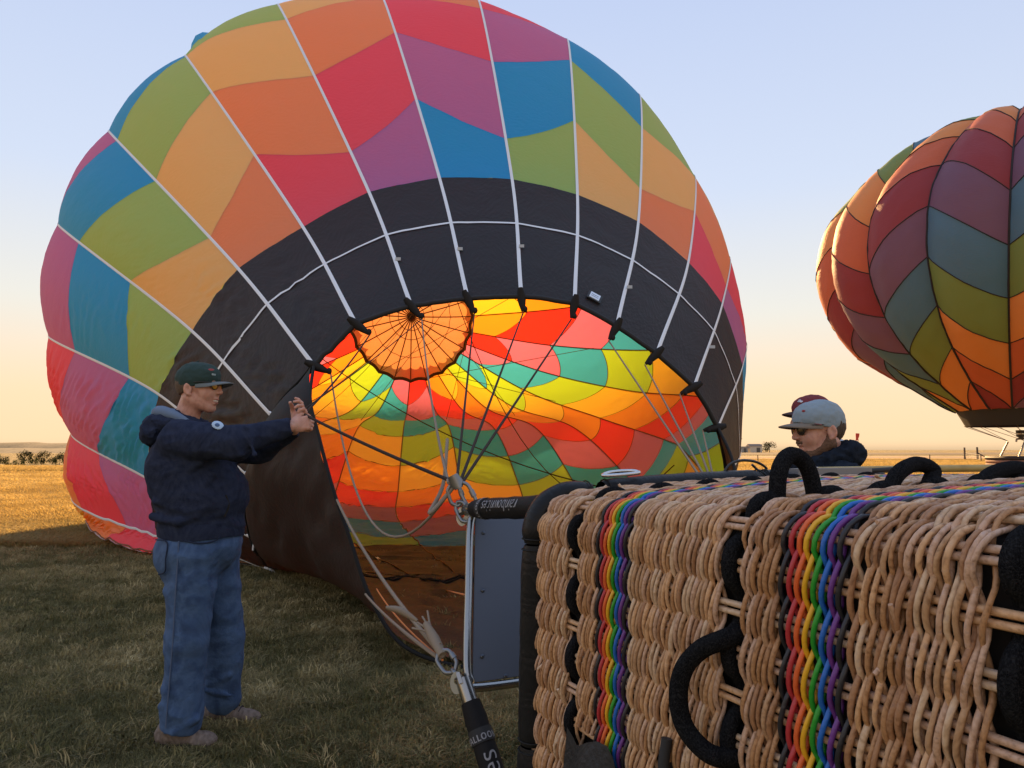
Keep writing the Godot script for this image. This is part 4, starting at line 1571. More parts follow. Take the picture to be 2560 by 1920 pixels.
# ---------------------------------------------------------------- flying wires and links
func build_rigging() -> void:
	var steel := mat("link_steel", lin(0.24, 0.245, 0.25), 0.38, 0.85)
	var wire_dark := mat("wire_sheath", lin(0.030, 0.018, 0.012), 0.9)
	var wire_pale := mat("wire_pale", lin(0.27, 0.21, 0.15), 0.9)
	var orange := mat("cord_orange", lin(0.62, 0.20, 0.05), 0.8)
	var k1 := fp(0.0, 0.0) + Vector3(-0.055, 0.095, -0.03)
	var k2 := fp(1.0, 0.0) + Vector3(0.0, 0.06, -0.05)
	var k3 := fp(0.0, 1.0) + Vector3(-0.085, 0.085, -0.08)
	var end := func(k: int) -> Vector3: return on_tape(k, -1.0) + (V(0.25, 1.3, 6.4) - on_tape(k, -1.0)).normalized() * 0.14
	var hand := V(-1.052, 1.600, 3.74)
	# label, from, to, sag, radius, material
	var wires := [
		["slack wire looping low from the left mouth knot to the near top frame corner", end.call(4), k1 + Vector3(-0.02, -0.02, 0), 0.62, 0.0085, wire_pale],
		["wire from the second mouth knot to the hands of the man in the green cap", end.call(5), hand, 0.03, 0.0075, wire_dark],
		["thin cord from the hands of the man up to the third mouth knot", end.call(6), hand + Vector3(0.004, 0.03, 0), 0.02, 0.005, wire_dark],
		["taut dark wire from the man's hands to the near top frame corner", hand, k1, 0.01, 0.0095, wire_dark],
		["long pale wire falling in front of the round crown valve", end.call(6), k1 + Vector3(-0.03, 0, 0.01), 0.12, 0.0080, wire_pale],
		["upright wire just right of the round crown valve", end.call(7), k1, 0.0, 0.0080, wire_dark],
		["wire slanting to the frame from the topmost mouth knot", end.call(8), k1 + Vector3(0.012, 0, 0), 0.0, 0.0080, wire_dark],
		["wire slanting to the frame from the knot right of the topmost", end.call(9), k1 + Vector3(0.02, 0, 0), 0.0, 0.0080, wire_dark],
		["left one of the four pale wires at the right of the mouth", end.call(10), k2, 0.0, 0.0075, wire_pale],
		["second of the four pale wires at the right of the mouth", end.call(11), k2 + Vector3(0.015, 0, 0), 0.0, 0.0075, wire_pale],
		["third of the four pale wires at the right of the mouth", end.call(12), k2 + Vector3(0.03, 0, 0), 0.0, 0.0075, wire_pale],
		["right one of the four pale wires at the right of the mouth", end.call(13), k2 + Vector3(0.04, 0, 0), 0.0, 0.0075, wire_pale],
		["thick pale cord along the left apron hem down to the lower link", V(-1.235, 1.07, 5.27), k3, 0.06, 0.0105, wire_pale],
		["pale cord from the bottom of the apron to the lower link", V(-0.98, 0.46, 5.05), k3 + Vector3(-0.01, -0.01, 0), 0.02, 0.0095, wire_pale],
		["orange cord twisted in with the pale cords at the apron", V(-0.90, 0.50, 5.02), k3 + Vector3(0.0, -0.015, 0), 0.03, 0.0055, orange],
		["thin tan string from the dark floor seam to the steel frame", V(-0.64, 0.06, 7.35), fp(0.0, 0.52), 0.0, 0.0050, orange]]
	for w: Array in wires:
		lone("flying_wire", tube_mesh(sag(w[1], w[2], w[3], 22), w[4] * 0.8, 6), w[5], w[0], "wire", "flying wires of the big balloon")
	lone("flying_wire", tube_mesh(sag(on_tape(3, -1.0), V(-1.62, 1.2, 6.1), 0.05, 6), 0.008, 6), wire_dark, "short dark wire hanging inside the left edge of the mouth", "wire", "flying wires of the big balloon")
	var loopb := tube_mesh(spline([end.call(6).lerp(k1, 0.86), end.call(6).lerp(k1, 0.93) + Vector3(-0.03, -0.10, 0.05), k1 + Vector3(-0.10, -0.11, 0.02), k1 + Vector3(-0.05, -0.06, 0), k1], 8), 0.008, 6)
	lone("flying_wire", loopb, wire_pale, "small slack loop of wire beside the near top frame corner", "wire", "flying wires of the big balloon")
	# binding of the wires
	var bb := Mb.new()
	bb.tube(pts([k1 + Vector3(-0.015, 0.03, 0), k1 + Vector3(0.0, 0.0, 0), k1 + Vector3(0.01, -0.02, 0)]), PackedFloat32Array([0.02, 0.028, 0.016]), 9, Vector3.BACK)
	lone("wire_thimble", bb.done(), steel, "grey clamp that gathers the wires above the near top frame corner", "clamp")
	var b3 := Mb.new()
	b3.tube(pts([k3 + Vector3(-0.07, 0.075, -0.12), k3 + Vector3(-0.035, 0.04, -0.06), k3]), PackedFloat32Array([0.012, 0.019, 0.015]), 9, Vector3.BACK)
	for q in 4: b3.tube(spline([k3 + Vector3(-0.01, 0.02 + q * 0.004, -0.02), k3 + Vector3(-0.055 - q * 0.004, 0.060 - q * 0.006, -0.14), k3 + Vector3(-0.085 - q * 0.016, 0.080 - q * 0.016, -0.30 + q * 0.02)], 5), 0.0042, 5)
	b3.tube(spline([k3 + Vector3(-0.10, 0.085, -0.12), k3 + Vector3(-0.16, 0.115, -0.14), k3 + Vector3(-0.215, 0.125, -0.15)], 5), PackedFloat32Array(ramp(11, 0.006, 0.013)), 5)
	lone("cord_bundle", b3.done(), wire_pale, "frayed bundle of pale cords gathered at the lower link", "rope")
	# quick links
	var link := func(a: Vector3, b: Vector3, wide: float, side: Vector3, label: String) -> void:
		var d := (b - a).normalized()
		var s := (side - d * side.dot(d)).normalized() * wide
		var path := spline([a, a + d * 0.012 + s * 0.75, a.lerp(b, 0.3) + s, a.lerp(b, 0.7) + s, b - d * 0.012 + s * 0.75, b, b - d * 0.012 - s * 0.75, a.lerp(b, 0.7) - s, a.lerp(b, 0.3) - s, a + d * 0.012 - s * 0.75], 5, true)
		var t := thing("quick_link", label, "chain link", b, "steel quick links at the frame corners")
		part("ring", tube_mesh(path, 0.0072, 8, Vector3.BACK, true), steel, t)
		part("nut", tube_mesh(pts([a.lerp(b, 0.38) + s, a.lerp(b, 0.62) + s]), 0.0115, 6, Vector3.BACK), steel, t)
	var f1 := fp(0.0, 0.0) + Vector3(-0.005, 0.0, -0.01)
	link.call(k1 + Vector3(-0.018, -0.005, 0), k1 + Vector3(0.008, -0.085, 0.0), 0.024, Vector3(1, 0, 0), "upper steel link hanging from the wires at the near top corner")
	link.call(k1 + Vector3(0.004, -0.072, 0.0), f1 + Vector3(-0.004, -0.045, 0.02), 0.022, Vector3(1, 0, 0.6), "lower steel link hooked to the near top corner socket")
	link.call(k1 + Vector3(0.018, 0.0, 0), f1 + Vector3(0.02, 0.0, 0.0), 0.020, Vector3(1, 0, 0.2), "long steel link on the right at the near top corner")
	var f3 := fp(0.0, 1.0) + Vector3(-0.012, 0.006, -0.02)
	link.call(k3 + Vector3(-0.01, 0.01, -0.01), k3.lerp(f3, 0.55), 0.026, Vector3(1, 0.6, 0), "big steel link at the end of the pale cords")
	link.call(k3.lerp(f3, 0.48), f3, 0.016, Vector3(0, 0.4, 1), "steel link between the big link and the lower frame corner")

# ---------------------------------------------------------------- people
# a head in its own axes: x forward, y up, z to its right; origin between the ears
func head_shapes(T: Transform3D, lean := 0.0) -> Array:
	var B := T.basis
	var P := func(x: float, y: float, z: float) -> Vector3: return T * Vector3(x, y, z)
	var s := [
		["e", P.call(-0.012, 0.055, 0), Vector3(0.098, 0.088, 0.077), B, 0.01],
		["e", P.call(0.040, -0.010, 0), Vector3(0.066, 0.092, 0.062), B, 0.03],
		["c", P.call(-0.02, -0.045, 0.05), P.call(0.062, -0.088, 0.018), 0.026, 0.022, 0.025],
		["c", P.call(-0.02, -0.045, -0.05), P.call(0.062, -0.088, -0.018), 0.026, 0.022, 0.025],
		["c", P.call(0.070, -0.094, 0.008), P.call(0.070, -0.094, -0.008), 0.021, 0.021, 0.014],
		["c", P.call(0.086, 0.046, 0.030), P.call(0.086, 0.046, -0.030), 0.013, 0.013, 0.014],
		["c", P.call(0.096, 0.034, 0), P.call(0.118, -0.010, 0), 0.008, 0.0125, 0.010],
		["c", P.call(0.112, -0.014, 0.011), P.call(0.100, -0.013, 0.015), 0.0085, 0.007, 0.006],
		["c", P.call(0.112, -0.014, -0.011), P.call(0.100, -0.013, -0.015), 0.0085, 0.007, 0.006],
		["e", P.call(0.062, -0.018, 0.038), Vector3(0.030, 0.027, 0.022), B, 0.018],
		["e", P.call(0.062, -0.018, -0.038), Vector3(0.030, 0.027, 0.022), B, 0.018],
		["c", P.call(0.098, -0.045, 0.014), P.call(0.098, -0.045, -0.014), 0.0075, 0.0075, 0.008],
		["c", P.call(0.094, -0.066, 0.013), P.call(0.094, -0.066, -0.013), 0.0085, 0.0085, 0.008],
		["x", P.call(0.098, 0.024, 0.032), Vector3(0.016, 0.011, 0.017), B, 0.012],
		["x", P.call(0.098, 0.024, -0.032), Vector3(0.016, 0.011, 0.017), B, 0.012],
		["x", P.call(0.106, -0.0555, 0), Vector3(0.016, 0.0062, 0.026), B, 0.004],
		["c", P.call(-0.025, -0.045, 0), P.call(-0.062 - lean, -0.185, 0), 0.056, 0.064, 0.03]]
	for z: float in [1.0, -1.0]:
		s.append(["e", P.call(-0.016, 0.000, z * 0.079), Vector3(0.021, 0.033, 0.010), B * Basis(Vector3.UP, z * 0.35), 0.006])
		s.append(["c", P.call(-0.012, -0.026, z * 0.078), P.call(-0.006, -0.030, z * 0.075), 0.009, 0.008, 0.006])
		s.append(["x", P.call(-0.010, 0.000, z * 0.092), Vector3(0.012, 0.020, 0.010), B, 0.005])
	return s

# a hand in its own axes: x from the wrist along the fingers, y out of the back of the hand, z towards the thumb
func hand_shapes(T: Transform3D, curl: Array, thumb: Vector3) -> Array:
	var B := T.basis
	var P := func(v: Vector3) -> Vector3: return T * v
	var s := [
		["e", P.call(Vector3(0.048, 0.0, 0.0)), Vector3(0.052, 0.0155, 0.040), B, 0.012],
		["c", P.call(Vector3(-0.03, 0, 0)), P.call(Vector3(0.02, 0, 0)), 0.026, 0.026, 0.02]]
	var zz := [0.029, 0.010, -0.009, -0.027]
	var ln := [0.072, 0.080, 0.074, 0.058]
	for q in 4:
		var p := Vector3(0.086 - absf(q - 1.2) * 0.003, 0.001, zz[q])
		var ang := 0.0
		s.append(["c", P.call(Vector3(0.05, 0.002, zz[q] * 0.8)), P.call(p), 0.0115, 0.0105, 0.010])
		for j in 3:
			ang += curl[q] * [0.8, 1.1, 0.7][j]
			var l: float = ln[q] * [0.45, 0.31, 0.24][j]
			var d := Vector3(cos(ang), -sin(ang), zz[q] * 0.6).normalized()
			var e := p + d * l
			s.append(["c", P.call(p), P.call(e), 0.0098 - j * 0.0008, 0.0092 - j * 0.0010, 0.003])
			p = e
	var t0 := Vector3(0.022, -0.008, 0.030)
	var t1 := t0 + Vector3(0.030, -0.010, 0.026)
	var t2 := t1 + thumb.normalized() * 0.032
	var t3 := t2 + (thumb + Vector3(0, -0.5, -0.3)).normalized() * 0.026
	s.append(["c", P.call(t0), P.call(t1), 0.016, 0.0125, 0.012])
	s.append(["c", P.call(t1), P.call(t2), 0.0118, 0.0105, 0.004])
	s.append(["c", P.call(t2), P.call(t3), 0.0104, 0.0086, 0.003])
	return s

func cap_dome(T: Transform3D, tall: float, tilt: float, front := 0.042) -> ArrayMesh:
	var B := T.basis
	var s := [["e", T * Vector3(-0.012, 0.052, 0), Vector3(0.108, 0.088 + tall, 0.088), B, 0.005], ["e", T * Vector3(0.042, 0.070, 0), Vector3(0.066, 0.060 + tall * 0.6, 0.077), B, 0.02]]
	var nn := (B * Vector3(sin(tilt), -cos(tilt), 0)).normalized()
	return body_mesh(s, 0.0045, [[nn, T * Vector3(0.08, front, 0)]], 0.004, Vector3(22, 22, 22), 6)

func cap_brim(T: Transform3D, y0: float, reach: float, droop: float, rise: float) -> ArrayMesh:
	var rows := []
	var under := []
	for r in 7:
		var f := r / 6.0
		var row := PackedVector3Array()
		var row2 := PackedVector3Array()
		for c in 21:
			var s := (c - 10) / 10.0
			var a := s * 1.25
			var x0 := -0.012 + cos(a) * 0.108
			var z := sin(a) * 0.086
			var x := x0 + reach * f * pow(maxf(1.0 - s * s, 0.0), 0.45)
			var y := y0 - droop * s * s + rise * f * (1.0 - s * s) - 0.012 * f * f
			z *= 1.0 + 0.06 * f * (1.0 - absf(s))
			row.append(T * Vector3(x, y, z))
			row2.append(T * Vector3(x, y - 0.005, z))
		rows.append(row)
		under.append(row2)
	var b := Mb.new()
	b.grid(rows)
	b.grid(under, [], true)
	b.grid([rows[6], under[6]])
	return b.done()

func glasses(th: Node3D, parent: Node3D, T: Transform3D, lens_c: Color, dark: bool) -> void:
	var fm := mat("glasses_frame", lin(0.02, 0.018, 0.016), 0.35)
	var b := Mb.new()
	for z: float in [1.0, -1.0]:
		b.tube(spline([T * Vector3(-0.018, 0.032, z * 0.082), T * Vector3(0.05, 0.036, z * 0.078), T * Vector3(0.098, 0.036, z * 0.060)], 4), 0.0030, 6)
		var ring := []
		for q in 14:
			var a := TAU * q / 14.0
			ring.append(T * Vector3(0.108 - 0.010 * absf(cos(a) * 0.026 + 0.033) / 0.06, 0.022 + sin(a) * 0.020 - (0.004 if dark else 0.0), z * (0.034 + cos(a) * 0.025)))
		b.tube(spline(ring, 2, true), 0.0022, 5, Vector3.UP, false, true)
	b.tube(spline([T * Vector3(0.110, 0.030, 0.012), T * Vector3(0.114, 0.034, 0), T * Vector3(0.110, 0.030, -0.012)], 4), 0.0025, 5)
	var fr := part("sunglasses", b.done(), fm, parent)
	var lm := mat("lens_dark" if dark else "lens_amber", lens_c, 0.08)
	for z: float in [1.0, -1.0]:
		var lb := Mb.new()
		lb.ball(T * Vector3(0.102, 0.021 - (0.004 if dark else 0.0), z * 0.035), Vector3(0.003, 0.019, 0.024), T.basis * Basis(Vector3.UP, -z * 0.25), 12)
		part("lens", lb.done(), lm, fr)

func build_holding_man() -> void:
	var th := thing("person", "man in a dark green cap, navy hoodie and blue jeans pulling a wire", "person", V(-1.57, 0, 3.82))
	var skin := wear(mat("skin", Color.WHITE, 0.55), speckle([Color(0.44, 0.21, 0.15), Color(0.56, 0.29, 0.21), Color(0.62, 0.34, 0.25)], 0.05, 3, 51, 128), 6.0)
	skin.subsurf_scatter_enabled = true
	skin.subsurf_scatter_strength = 0.12
	var HT := Transform3D(Basis(Vector3(0, 0, 1), -0.03) * Basis(Vector3.UP, -0.06), V(-1.617, 1.728, 3.80))
	# one body under the clothes: head, neck, trunk, arms, legs
	var b := Mb.new()
	nets(b, head_shapes(HT), 0.0045)
	nets(b, [
		["c", V(-1.68, 1.56, 3.81), V(-1.66, 1.46, 3.81), 0.062, 0.07, 0.03],
		["e", V(-1.645, 1.33, 3.81), Vector3(0.125, 0.20, 0.15), Basis.IDENTITY, 0.04], ["e", V(-1.60, 1.12, 3.81), Vector3(0.125, 0.18, 0.13), Basis.IDENTITY, 0.04], ["e", V(-1.585, 0.95, 3.81), Vector3(0.12, 0.11, 0.12), Basis.IDENTITY, 0.04],
		["c", V(-1.62, 1.465, 3.65), V(-1.335, 1.455, 3.585), 0.045, 0.035, 0.02], ["c", V(-1.335, 1.455, 3.585), V(-1.085, 1.537, 3.682), 0.035, 0.028, 0.01],
		["c", V(-1.60, 1.465, 3.97), V(-1.36, 1.42, 3.98), 0.045, 0.035, 0.02], ["c", V(-1.36, 1.42, 3.98), V(-1.09, 1.555, 3.80), 0.035, 0.028, 0.01],
		["c", V(-1.575, 0.88, 3.73), V(-1.58, 0.50, 3.695), 0.065, 0.05, 0.02], ["c", V(-1.58, 0.50, 3.695), V(-1.60, 0.07, 3.70), 0.045, 0.035, 0.02],
		["c", V(-1.545, 0.88, 3.89), V(-1.50, 0.46, 3.955), 0.065, 0.05, 0.02], ["c", V(-1.50, 0.46, 3.955), V(-1.53, 0.09, 4.0), 0.045, 0.035, 0.02]], 0.016)
	# near hand: fist round the wire, back of the hand to the viewer
	var nx := Vector3(0.96, 0.20, -0.18).normalized()
	var ny := (Vector3(0.12, 0.25, 0.95) - nx * nx.dot(Vector3(0.12, 0.25, 0.95))).normalized()
	var NT := Transform3D(Basis(nx, ny, ny.cross(nx)), V(-1.100, 1.538, 3.685))
	nets(b, hand_shapes(NT, [1.25, 1.3, 1.35, 1.4], Vector3(0.7, -0.6, 0.1)), 0.0032)
	# far hand above it, fingers up round the wire
	var fx := Vector3(0.42, 0.88, 0.16).normalized()
	var fy := (Vector3(0.55, -0.30, -0.75) - fx * fx.dot(Vector3(0.55, -0.30, -0.75))).normalized()
	var FT := Transform3D(Basis(fx, fy, fx.cross(fy)), V(-1.098, 1.548, 3.775))
	nets(b, hand_shapes(FT, [0.55, 0.75, 0.95, 1.1], Vector3(0.9, -0.7, -0.1)), 0.0032)
	var body := part("body", b.done(), skin, th)
	# teeth and lips of a grin
	var tb := Mb.new()
	tb.ball(HT * Vector3(0.0950, -0.0555, 0), Vector3(0.010, 0.0075, 0.026), HT.basis, 10)
	part("teeth", tb.done(), mat("teeth", lin(0.62, 0.55, 0.45), 0.3), body)
	var lb := Mb.new()
	for y: float in [-0.0465, -0.0650]:
		lb.tube(spline([HT * Vector3(0.078, -0.049, 0.031), HT * Vector3(0.100, y, 0.013), HT * Vector3(0.105, y, 0), HT * Vector3(0.100, y, -0.013), HT * Vector3(0.078, -0.049, -0.031)], 4), 0.0036, 6)
	part("lips", lb.done(), mat("lips", lin(0.42, 0.15, 0.12), 0.45), body)
	var eb := Mb.new()
	for z: float in [0.032, -0.032]: eb.ball(HT * Vector3(0.083, 0.024, z), Vector3(0.011, 0.011, 0.011))
	part("eyes", eb.done(), mat("eye", lin(0.25, 0.22, 0.2), 0.2), body)
	# hair below the cap
	part("hair", body_mesh([["e", HT * Vector3(-0.035, 0.03, 0), Vector3(0.082, 0.088, 0.079), HT.basis, 0.005], ["x", HT * Vector3(0.06, -0.03, 0), Vector3(0.087, 0.11, 0.2), HT.basis, 0.004]], 0.0045, [[(HT.basis * Vector3(0.3, -1, 0)).normalized(), HT * Vector3(-0.09, -0.030, 0)]], 0.003, Vector3(60, 30, 60), 9), mat("hair_brown", lin(0.10, 0.065, 0.04), 0.8), th)
	# cap
	var green := wear(mat("cap_green", lin(0.018, 0.046, 0.042), 0.85), null, 40.0, bumps(0.2, 2, 15, 128, 3.0), 0.3)
	var cap := part("cap", cap_dome(HT, 0.006, 0.24, 0.032), green, th)
	part("brim", cap_brim(HT, 0.044, 0.085, 0.022, 0.010), wear(mat("brim_grey", lin(0.14, 0.17, 0.18), 0.7), null, 40.0), cap)
	var bt := Mb.new()
	bt.ball(HT * Vector3(-0.012, 0.147, 0), Vector3(0.008, 0.004, 0.008))
	part("button", bt.done(), green, cap)
	var lg := Mb.new()
	lg.ball(HT * Vector3(0.082, 0.098, 0.036), Vector3(0.010, 0.013, 0.026), HT.basis * Basis(Vector3.UP, -0.35) * Basis(Vector3(0, 0, 1), 0.5), 10)
	part("red_badge", lg.done(), mat("badge_red", lin(0.30, 0.04, 0.04), 0.7), cap)
	var lt := Mb.new()
	for q in 7: lt.box(HT * Vector3(0.100 - absf(q - 3) * 0.0016, 0.078, 0.034 + (q - 3) * 0.0066), Vector3(0.004, 0.009, 0.004), HT.basis * Basis(Vector3.UP, -0.3))
	part("badge_lettering", lt.done(), mat("badge_pale", lin(0.35, 0.45, 0.47), 0.7), cap)
	glasses(th, th, HT, lin(0.55, 0.30, 0.04), false)
	# hoodie
	var navy := wear(mat("navy_fleece", Color.WHITE, 0.92), speckle([Color(0.016, 0.022, 0.044), Color(0.026, 0.034, 0.064), Color(0.034, 0.043, 0.074)], 0.06, 4, 55, 256), 2.2, bumps(0.25, 3, 56, 256, 2.5), 0.35)
	navy.metallic_specular = 0.2
	var hs := [
		["e", V(-1.645, 1.335, 3.81), Vector3(0.205, 0.235, 0.235), Basis(Vector3(0, 0, 1), -0.12), 0.03],
		["e", V(-1.575, 1.180, 3.81), Vector3(0.222, 0.195, 0.225), Basis.IDENTITY, 0.05],
		["e", V(-1.580, 1.035, 3.81), Vector3(0.205, 0.125, 0.205), Basis.IDENTITY, 0.04],
		["c", V(-1.650, 1.475, 3.66), V(-1.650, 1.475, 3.97), 0.082, 0.082, 0.04],
		["c", V(-1.70, 1.50, 3.81), V(-1.675, 1.575, 3.81), 0.10, 0.082, 0.04],
		["c", V(-1.625, 1.465, 3.64), V(-1.335, 1.455, 3.58), 0.098, 0.080, 0.03],
		["c", V(-1.335, 1.455, 3.58), V(-1.110, 1.532, 3.675), 0.080, 0.046, 0.02],
		["c", V(-1.60, 1.465, 3.97), V(-1.36, 1.42, 3.98), 0.095, 0.076, 0.03],
		["c", V(-1.36, 1.42, 3.98), V(-1.115, 1.545, 3.805), 0.074, 0.046, 0.02],
		["x", HT * Vector3(-0.005, -0.085, 0), Vector3(0.085, 0.085, 0.080), Basis.IDENTITY, 0.015]]
	# folds: slack over the hem, drag lines from the armpit, bunched sleeve at the elbow
	for q in [[-1.76, 1.10, -1.60, 1.07], [-1.60, 1.075, -1.42, 1.11], [-1.73, 1.17, -1.58, 1.13], [-1.52, 1.36, -1.70, 1.27], [-1.55, 1.33, -1.76, 1.20], [-1.47, 1.30, -1.55, 1.17], [-1.45, 1.22, -1.52, 1.10]]:
		var za := 3.825 - 0.225 * sqrt(maxf(0.0, 1.0 - pow((q[0] + 1.60) / 0.235, 2.0)))
		var zb := 3.825 - 0.225 * sqrt(maxf(0.0, 1.0 - pow((q[2] + 1.60) / 0.235, 2.0)))
		hs.insert(hs.size() - 1, ["c", V(q[0], q[1], za), V(q[2], q[3], zb), 0.016, 0.010, 0.018])
	for q in [[-1.36, 0.0], [-1.39, 0.3], [-1.32, -0.2], [-1.27, 0.15]]:
		hs.insert(hs.size() - 1, ["c", V(q[0], 1.52, 3.545), V(q[0] + 0.04 + q[1] * 0.05, 1.40, 3.530), 0.009, 0.009, 0.020])
	var slv := V(-1.095, 1.535, 3.68)
	var hood_m := body_mesh(hs, 0.0090, [[Vector3(0.02, -1, 0), V(-1.58, 0.998, 3.81)], [Vector3(0.97, 0.22, -0.1).normalized(), slv]], 0.010, Vector3(3.4, 6.0, 3.4), 31)
	var hd := part("hoodie", hood_m, navy, th)
	# ribbed hem and cuffs
	var hem_rows := []
	for r in 6:
		var f := r / 5.0
		var row := PackedVector3Array()
		for q in 49:
			var a := TAU * q / 48.0
			var rib := 1.0 + 0.006 * sin(a * 70.0)
			row.append(V(-1.578, 1.062 - f * 0.075, 3.81) + Vector3(cos(a) * (0.204 + 0.004 * sin(PI * f)) * rib, 0.006 * sin(a * 3.0), sin(a) * (0.203 + 0.004 * sin(PI * f)) * rib))
		hem_rows.append(row)
	var hb := Mb.new()
	hb.grid(hem_rows)
	part("hem_band", hb.done(), navy, hd)
	# hood lying on the back, its paler lining showing
	part("hood", body_mesh([
		["e", V(-1.800, 1.505, 3.81), Vector3(0.072, 0.078, 0.165), Basis(Vector3(0, 0, 1), -0.5), 0.02],
		["c", V(-1.79, 1.55, 3.70), V(-1.64, 1.545, 3.70), 0.045, 0.030, 0.03], ["c", V(-1.79, 1.55, 3.92), V(-1.64, 1.545, 3.92), 0.045, 0.030, 0.03]], 0.009, [], 0.012, Vector3(14, 14, 14), 33), navy, hd)
	part("hood_lining", tube_mesh(spline([V(-1.585, 1.535, 3.705), V(-1.68, 1.588, 3.695), V(-1.775, 1.612, 3.735), V(-1.815, 1.598, 3.81), V(-1.775, 1.612, 3.885), V(-1.68, 1.588, 3.92)], 6), PackedFloat32Array(ramp(31, 0.012, 0.034)), 9), mat("lining_blue", lin(0.13, 0.19, 0.29), 0.9), hd)
	var pt := Mb.new()
	pt.ball(V(-1.405, 1.538, 3.535), Vector3(0.030, 0.022, 0.006), Basis(Vector3(0, 0, 1), -0.45) * Basis(Vector3(1, 0, 0), -0.55), 12)
	var badge := part("sleeve_patch", pt.done(), mat("patch_blue", lin(0.42, 0.58, 0.78), 0.7), hd)
	var pr := Mb.new()
	pr.ball(V(-1.405, 1.539, 3.5295), Vector3(0.012, 0.010, 0.004), Basis(Vector3(0, 0, 1), -0.45) * Basis(Vector3(1, 0, 0), -0.55), 10)
	part("patch_emblem", pr.done(), mat("patch_dark", lin(0.06, 0.12, 0.25), 0.7), badge)
	part("pocket_slit", tube_mesh(spline([V(-1.405, 1.20, 3.665), V(-1.392, 1.15, 3.675), V(-1.408, 1.095, 3.665)], 5), 0.005, 5), mat("black_seam", lin(0.01, 0.01, 0.01), 0.9), hd)
	# jeans
	var denim := wear(mat("denim", Color.WHITE, 0.9), speckle([Color(0.024, 0.052, 0.120), Color(0.036, 0.076, 0.170), Color(0.066, 0.124, 0.240), Color(0.044, 0.090, 0.190)], 0.045, 5, 57, 256), 1.3, bumps(0.3, 2, 58, 256, 2.5), 0.35)
	var js := [
		["e", V(-1.580, 0.945, 3.81), Vector3(0.198, 0.150, 0.198), Basis.IDENTITY, 0.04],
		["e", V(-1.650, 0.885, 3.80), Vector3(0.135, 0.125, 0.170), Basis.IDENTITY, 0.04],
		["c", V(-1.575, 0.88, 3.72), V(-1.580, 0.50, 3.695), 0.124, 0.092, 0.05],
		["c", V(-1.580, 0.50, 3.695), V(-1.595, 0.105, 3.70), 0.093, 0.092, 0.03],
		["c", V(-1.545, 0.88, 3.89), V(-1.500, 0.46, 3.955), 0.122, 0.094, 0.03],
		["c", V(-1.500, 0.46, 3.955), V(-1.515, 0.135, 4.0), 0.096, 0.090, 0.03]]
	# folds: bunched over the shoes, behind the knee, drawn from the hip
	for q in [[-1.66, 0.17, -1.53, 0.13], [-1.54, 0.235, -1.67, 0.205], [-1.66, 0.29, -1.56, 0.255], [-1.51, 0.14, -1.60, 0.095], [-1.655, 0.53, -1.55, 0.48], [-1.65, 0.46, -1.56, 0.43], [-1.50, 0.83, -1.62, 0.77], [-1.46, 0.87, -1.60, 0.84], [-1.67, 0.74, -1.60, 0.70], [-1.53, 0.66, -1.58, 0.52]]:
		js.append(["c", V(q[0], q[1], 3.640 + 0.5 * absf(q[0] + 1.59) - 0.025), V(q[2], q[3], 3.640 + 0.4 * absf(q[2] + 1.59) - 0.027), 0.014, 0.009, 0.018])
	for q in [[-1.58, 0.20, -1.44, 0.17], [-1.45, 0.27, -1.55, 0.23], [-1.57, 0.50, -1.44, 0.46]]:
		js.append(["c", V(q[0], q[1], 3.905), V(q[2], q[3], 3.905), 0.014, 0.009, 0.018])
	var jm := body_mesh(js, 0.0085, [[Vector3(-0.22, -1, 0).normalized(), V(-1.60, 0.078, 3.75)], [Vector3(0, 1, 0), V(0, 1.035, 3.8)]], 0.009, Vector3(4.0, 4.0, 4.0), 37)
	var jn := part("jeans", jm, denim, th)
	var stitch := mat("denim_seam", lin(0.075, 0.11, 0.19), 0.8)
	var seam := mat("denim_dark", lin(0.012, 0.022, 0.055), 0.9)
	# seams are laid just proud of the cloth on the viewer's side
	part("outer_seam", tube_mesh(spline([V(-1.60, 0.985, 3.605), V(-1.595, 0.86, 3.588), V(-1.60, 0.66, 3.588), V(-1.605, 0.50, 3.594), V(-1.615, 0.32, 3.597), V(-1.625, 0.12, 3.600)], 6), 0.0035, 5), stitch, jn)
	part("back_pocket", tube_mesh(spline([V(-1.735, 0.985, 3.655), V(-1.66, 0.978, 3.612), V(-1.658, 0.90, 3.600), V(-1.664, 0.84, 3.612), V(-1.71, 0.82, 3.645)], 5), 0.0035, 5), seam, jn)
	part("front_pocket", tube_mesh(spline([V(-1.575, 0.985, 3.604), V(-1.50, 0.972, 3.620), V(-1.44, 0.982, 3.658), V(-1.43, 1.0, 3.668)], 5), 0.0035, 5), seam, jn)
	# shoes
	var shoe_m := wear(mat("shoe_suede", Color.WHITE, 0.85), speckle([Color(0.10, 0.075, 0.06), Color(0.17, 0.13, 0.105), Color(0.23, 0.18, 0.15)], 0.06, 3, 59, 128), 6.0)
	for q in 2:
		var z: float = [3.70, 4.01][q]
		var x: float = [-1.712, -1.605][q]
		var y := 0.0
		var sm2 := body_mesh([
			["e", V(x + 0.055, y + 0.055, z), Vector3(0.062, 0.055, 0.044), Basis.IDENTITY, 0.02],
			["c", V(x + 0.06, y + 0.06, z), V(x + 0.225, y + 0.030, z - 0.01), 0.050, 0.040, 0.03],
			["e", V(x + 0.235, y + 0.030, z - 0.012), Vector3(0.062, 0.038, 0.050), Basis.IDENTITY, 0.02],
			["c", V(x + 0.07, y + 0.09, z), V(x + 0.08, y + 0.13, z), 0.046, 0.042, 0.03]], 0.007, [[Vector3(0, -1, 0), V(x, 0.016, z)]], 0.006, Vector3(20, 20, 20), 12)
		var sh := part("shoe", sm2, shoe_m, th)
		var sole := Mb.new()
		var rows := []
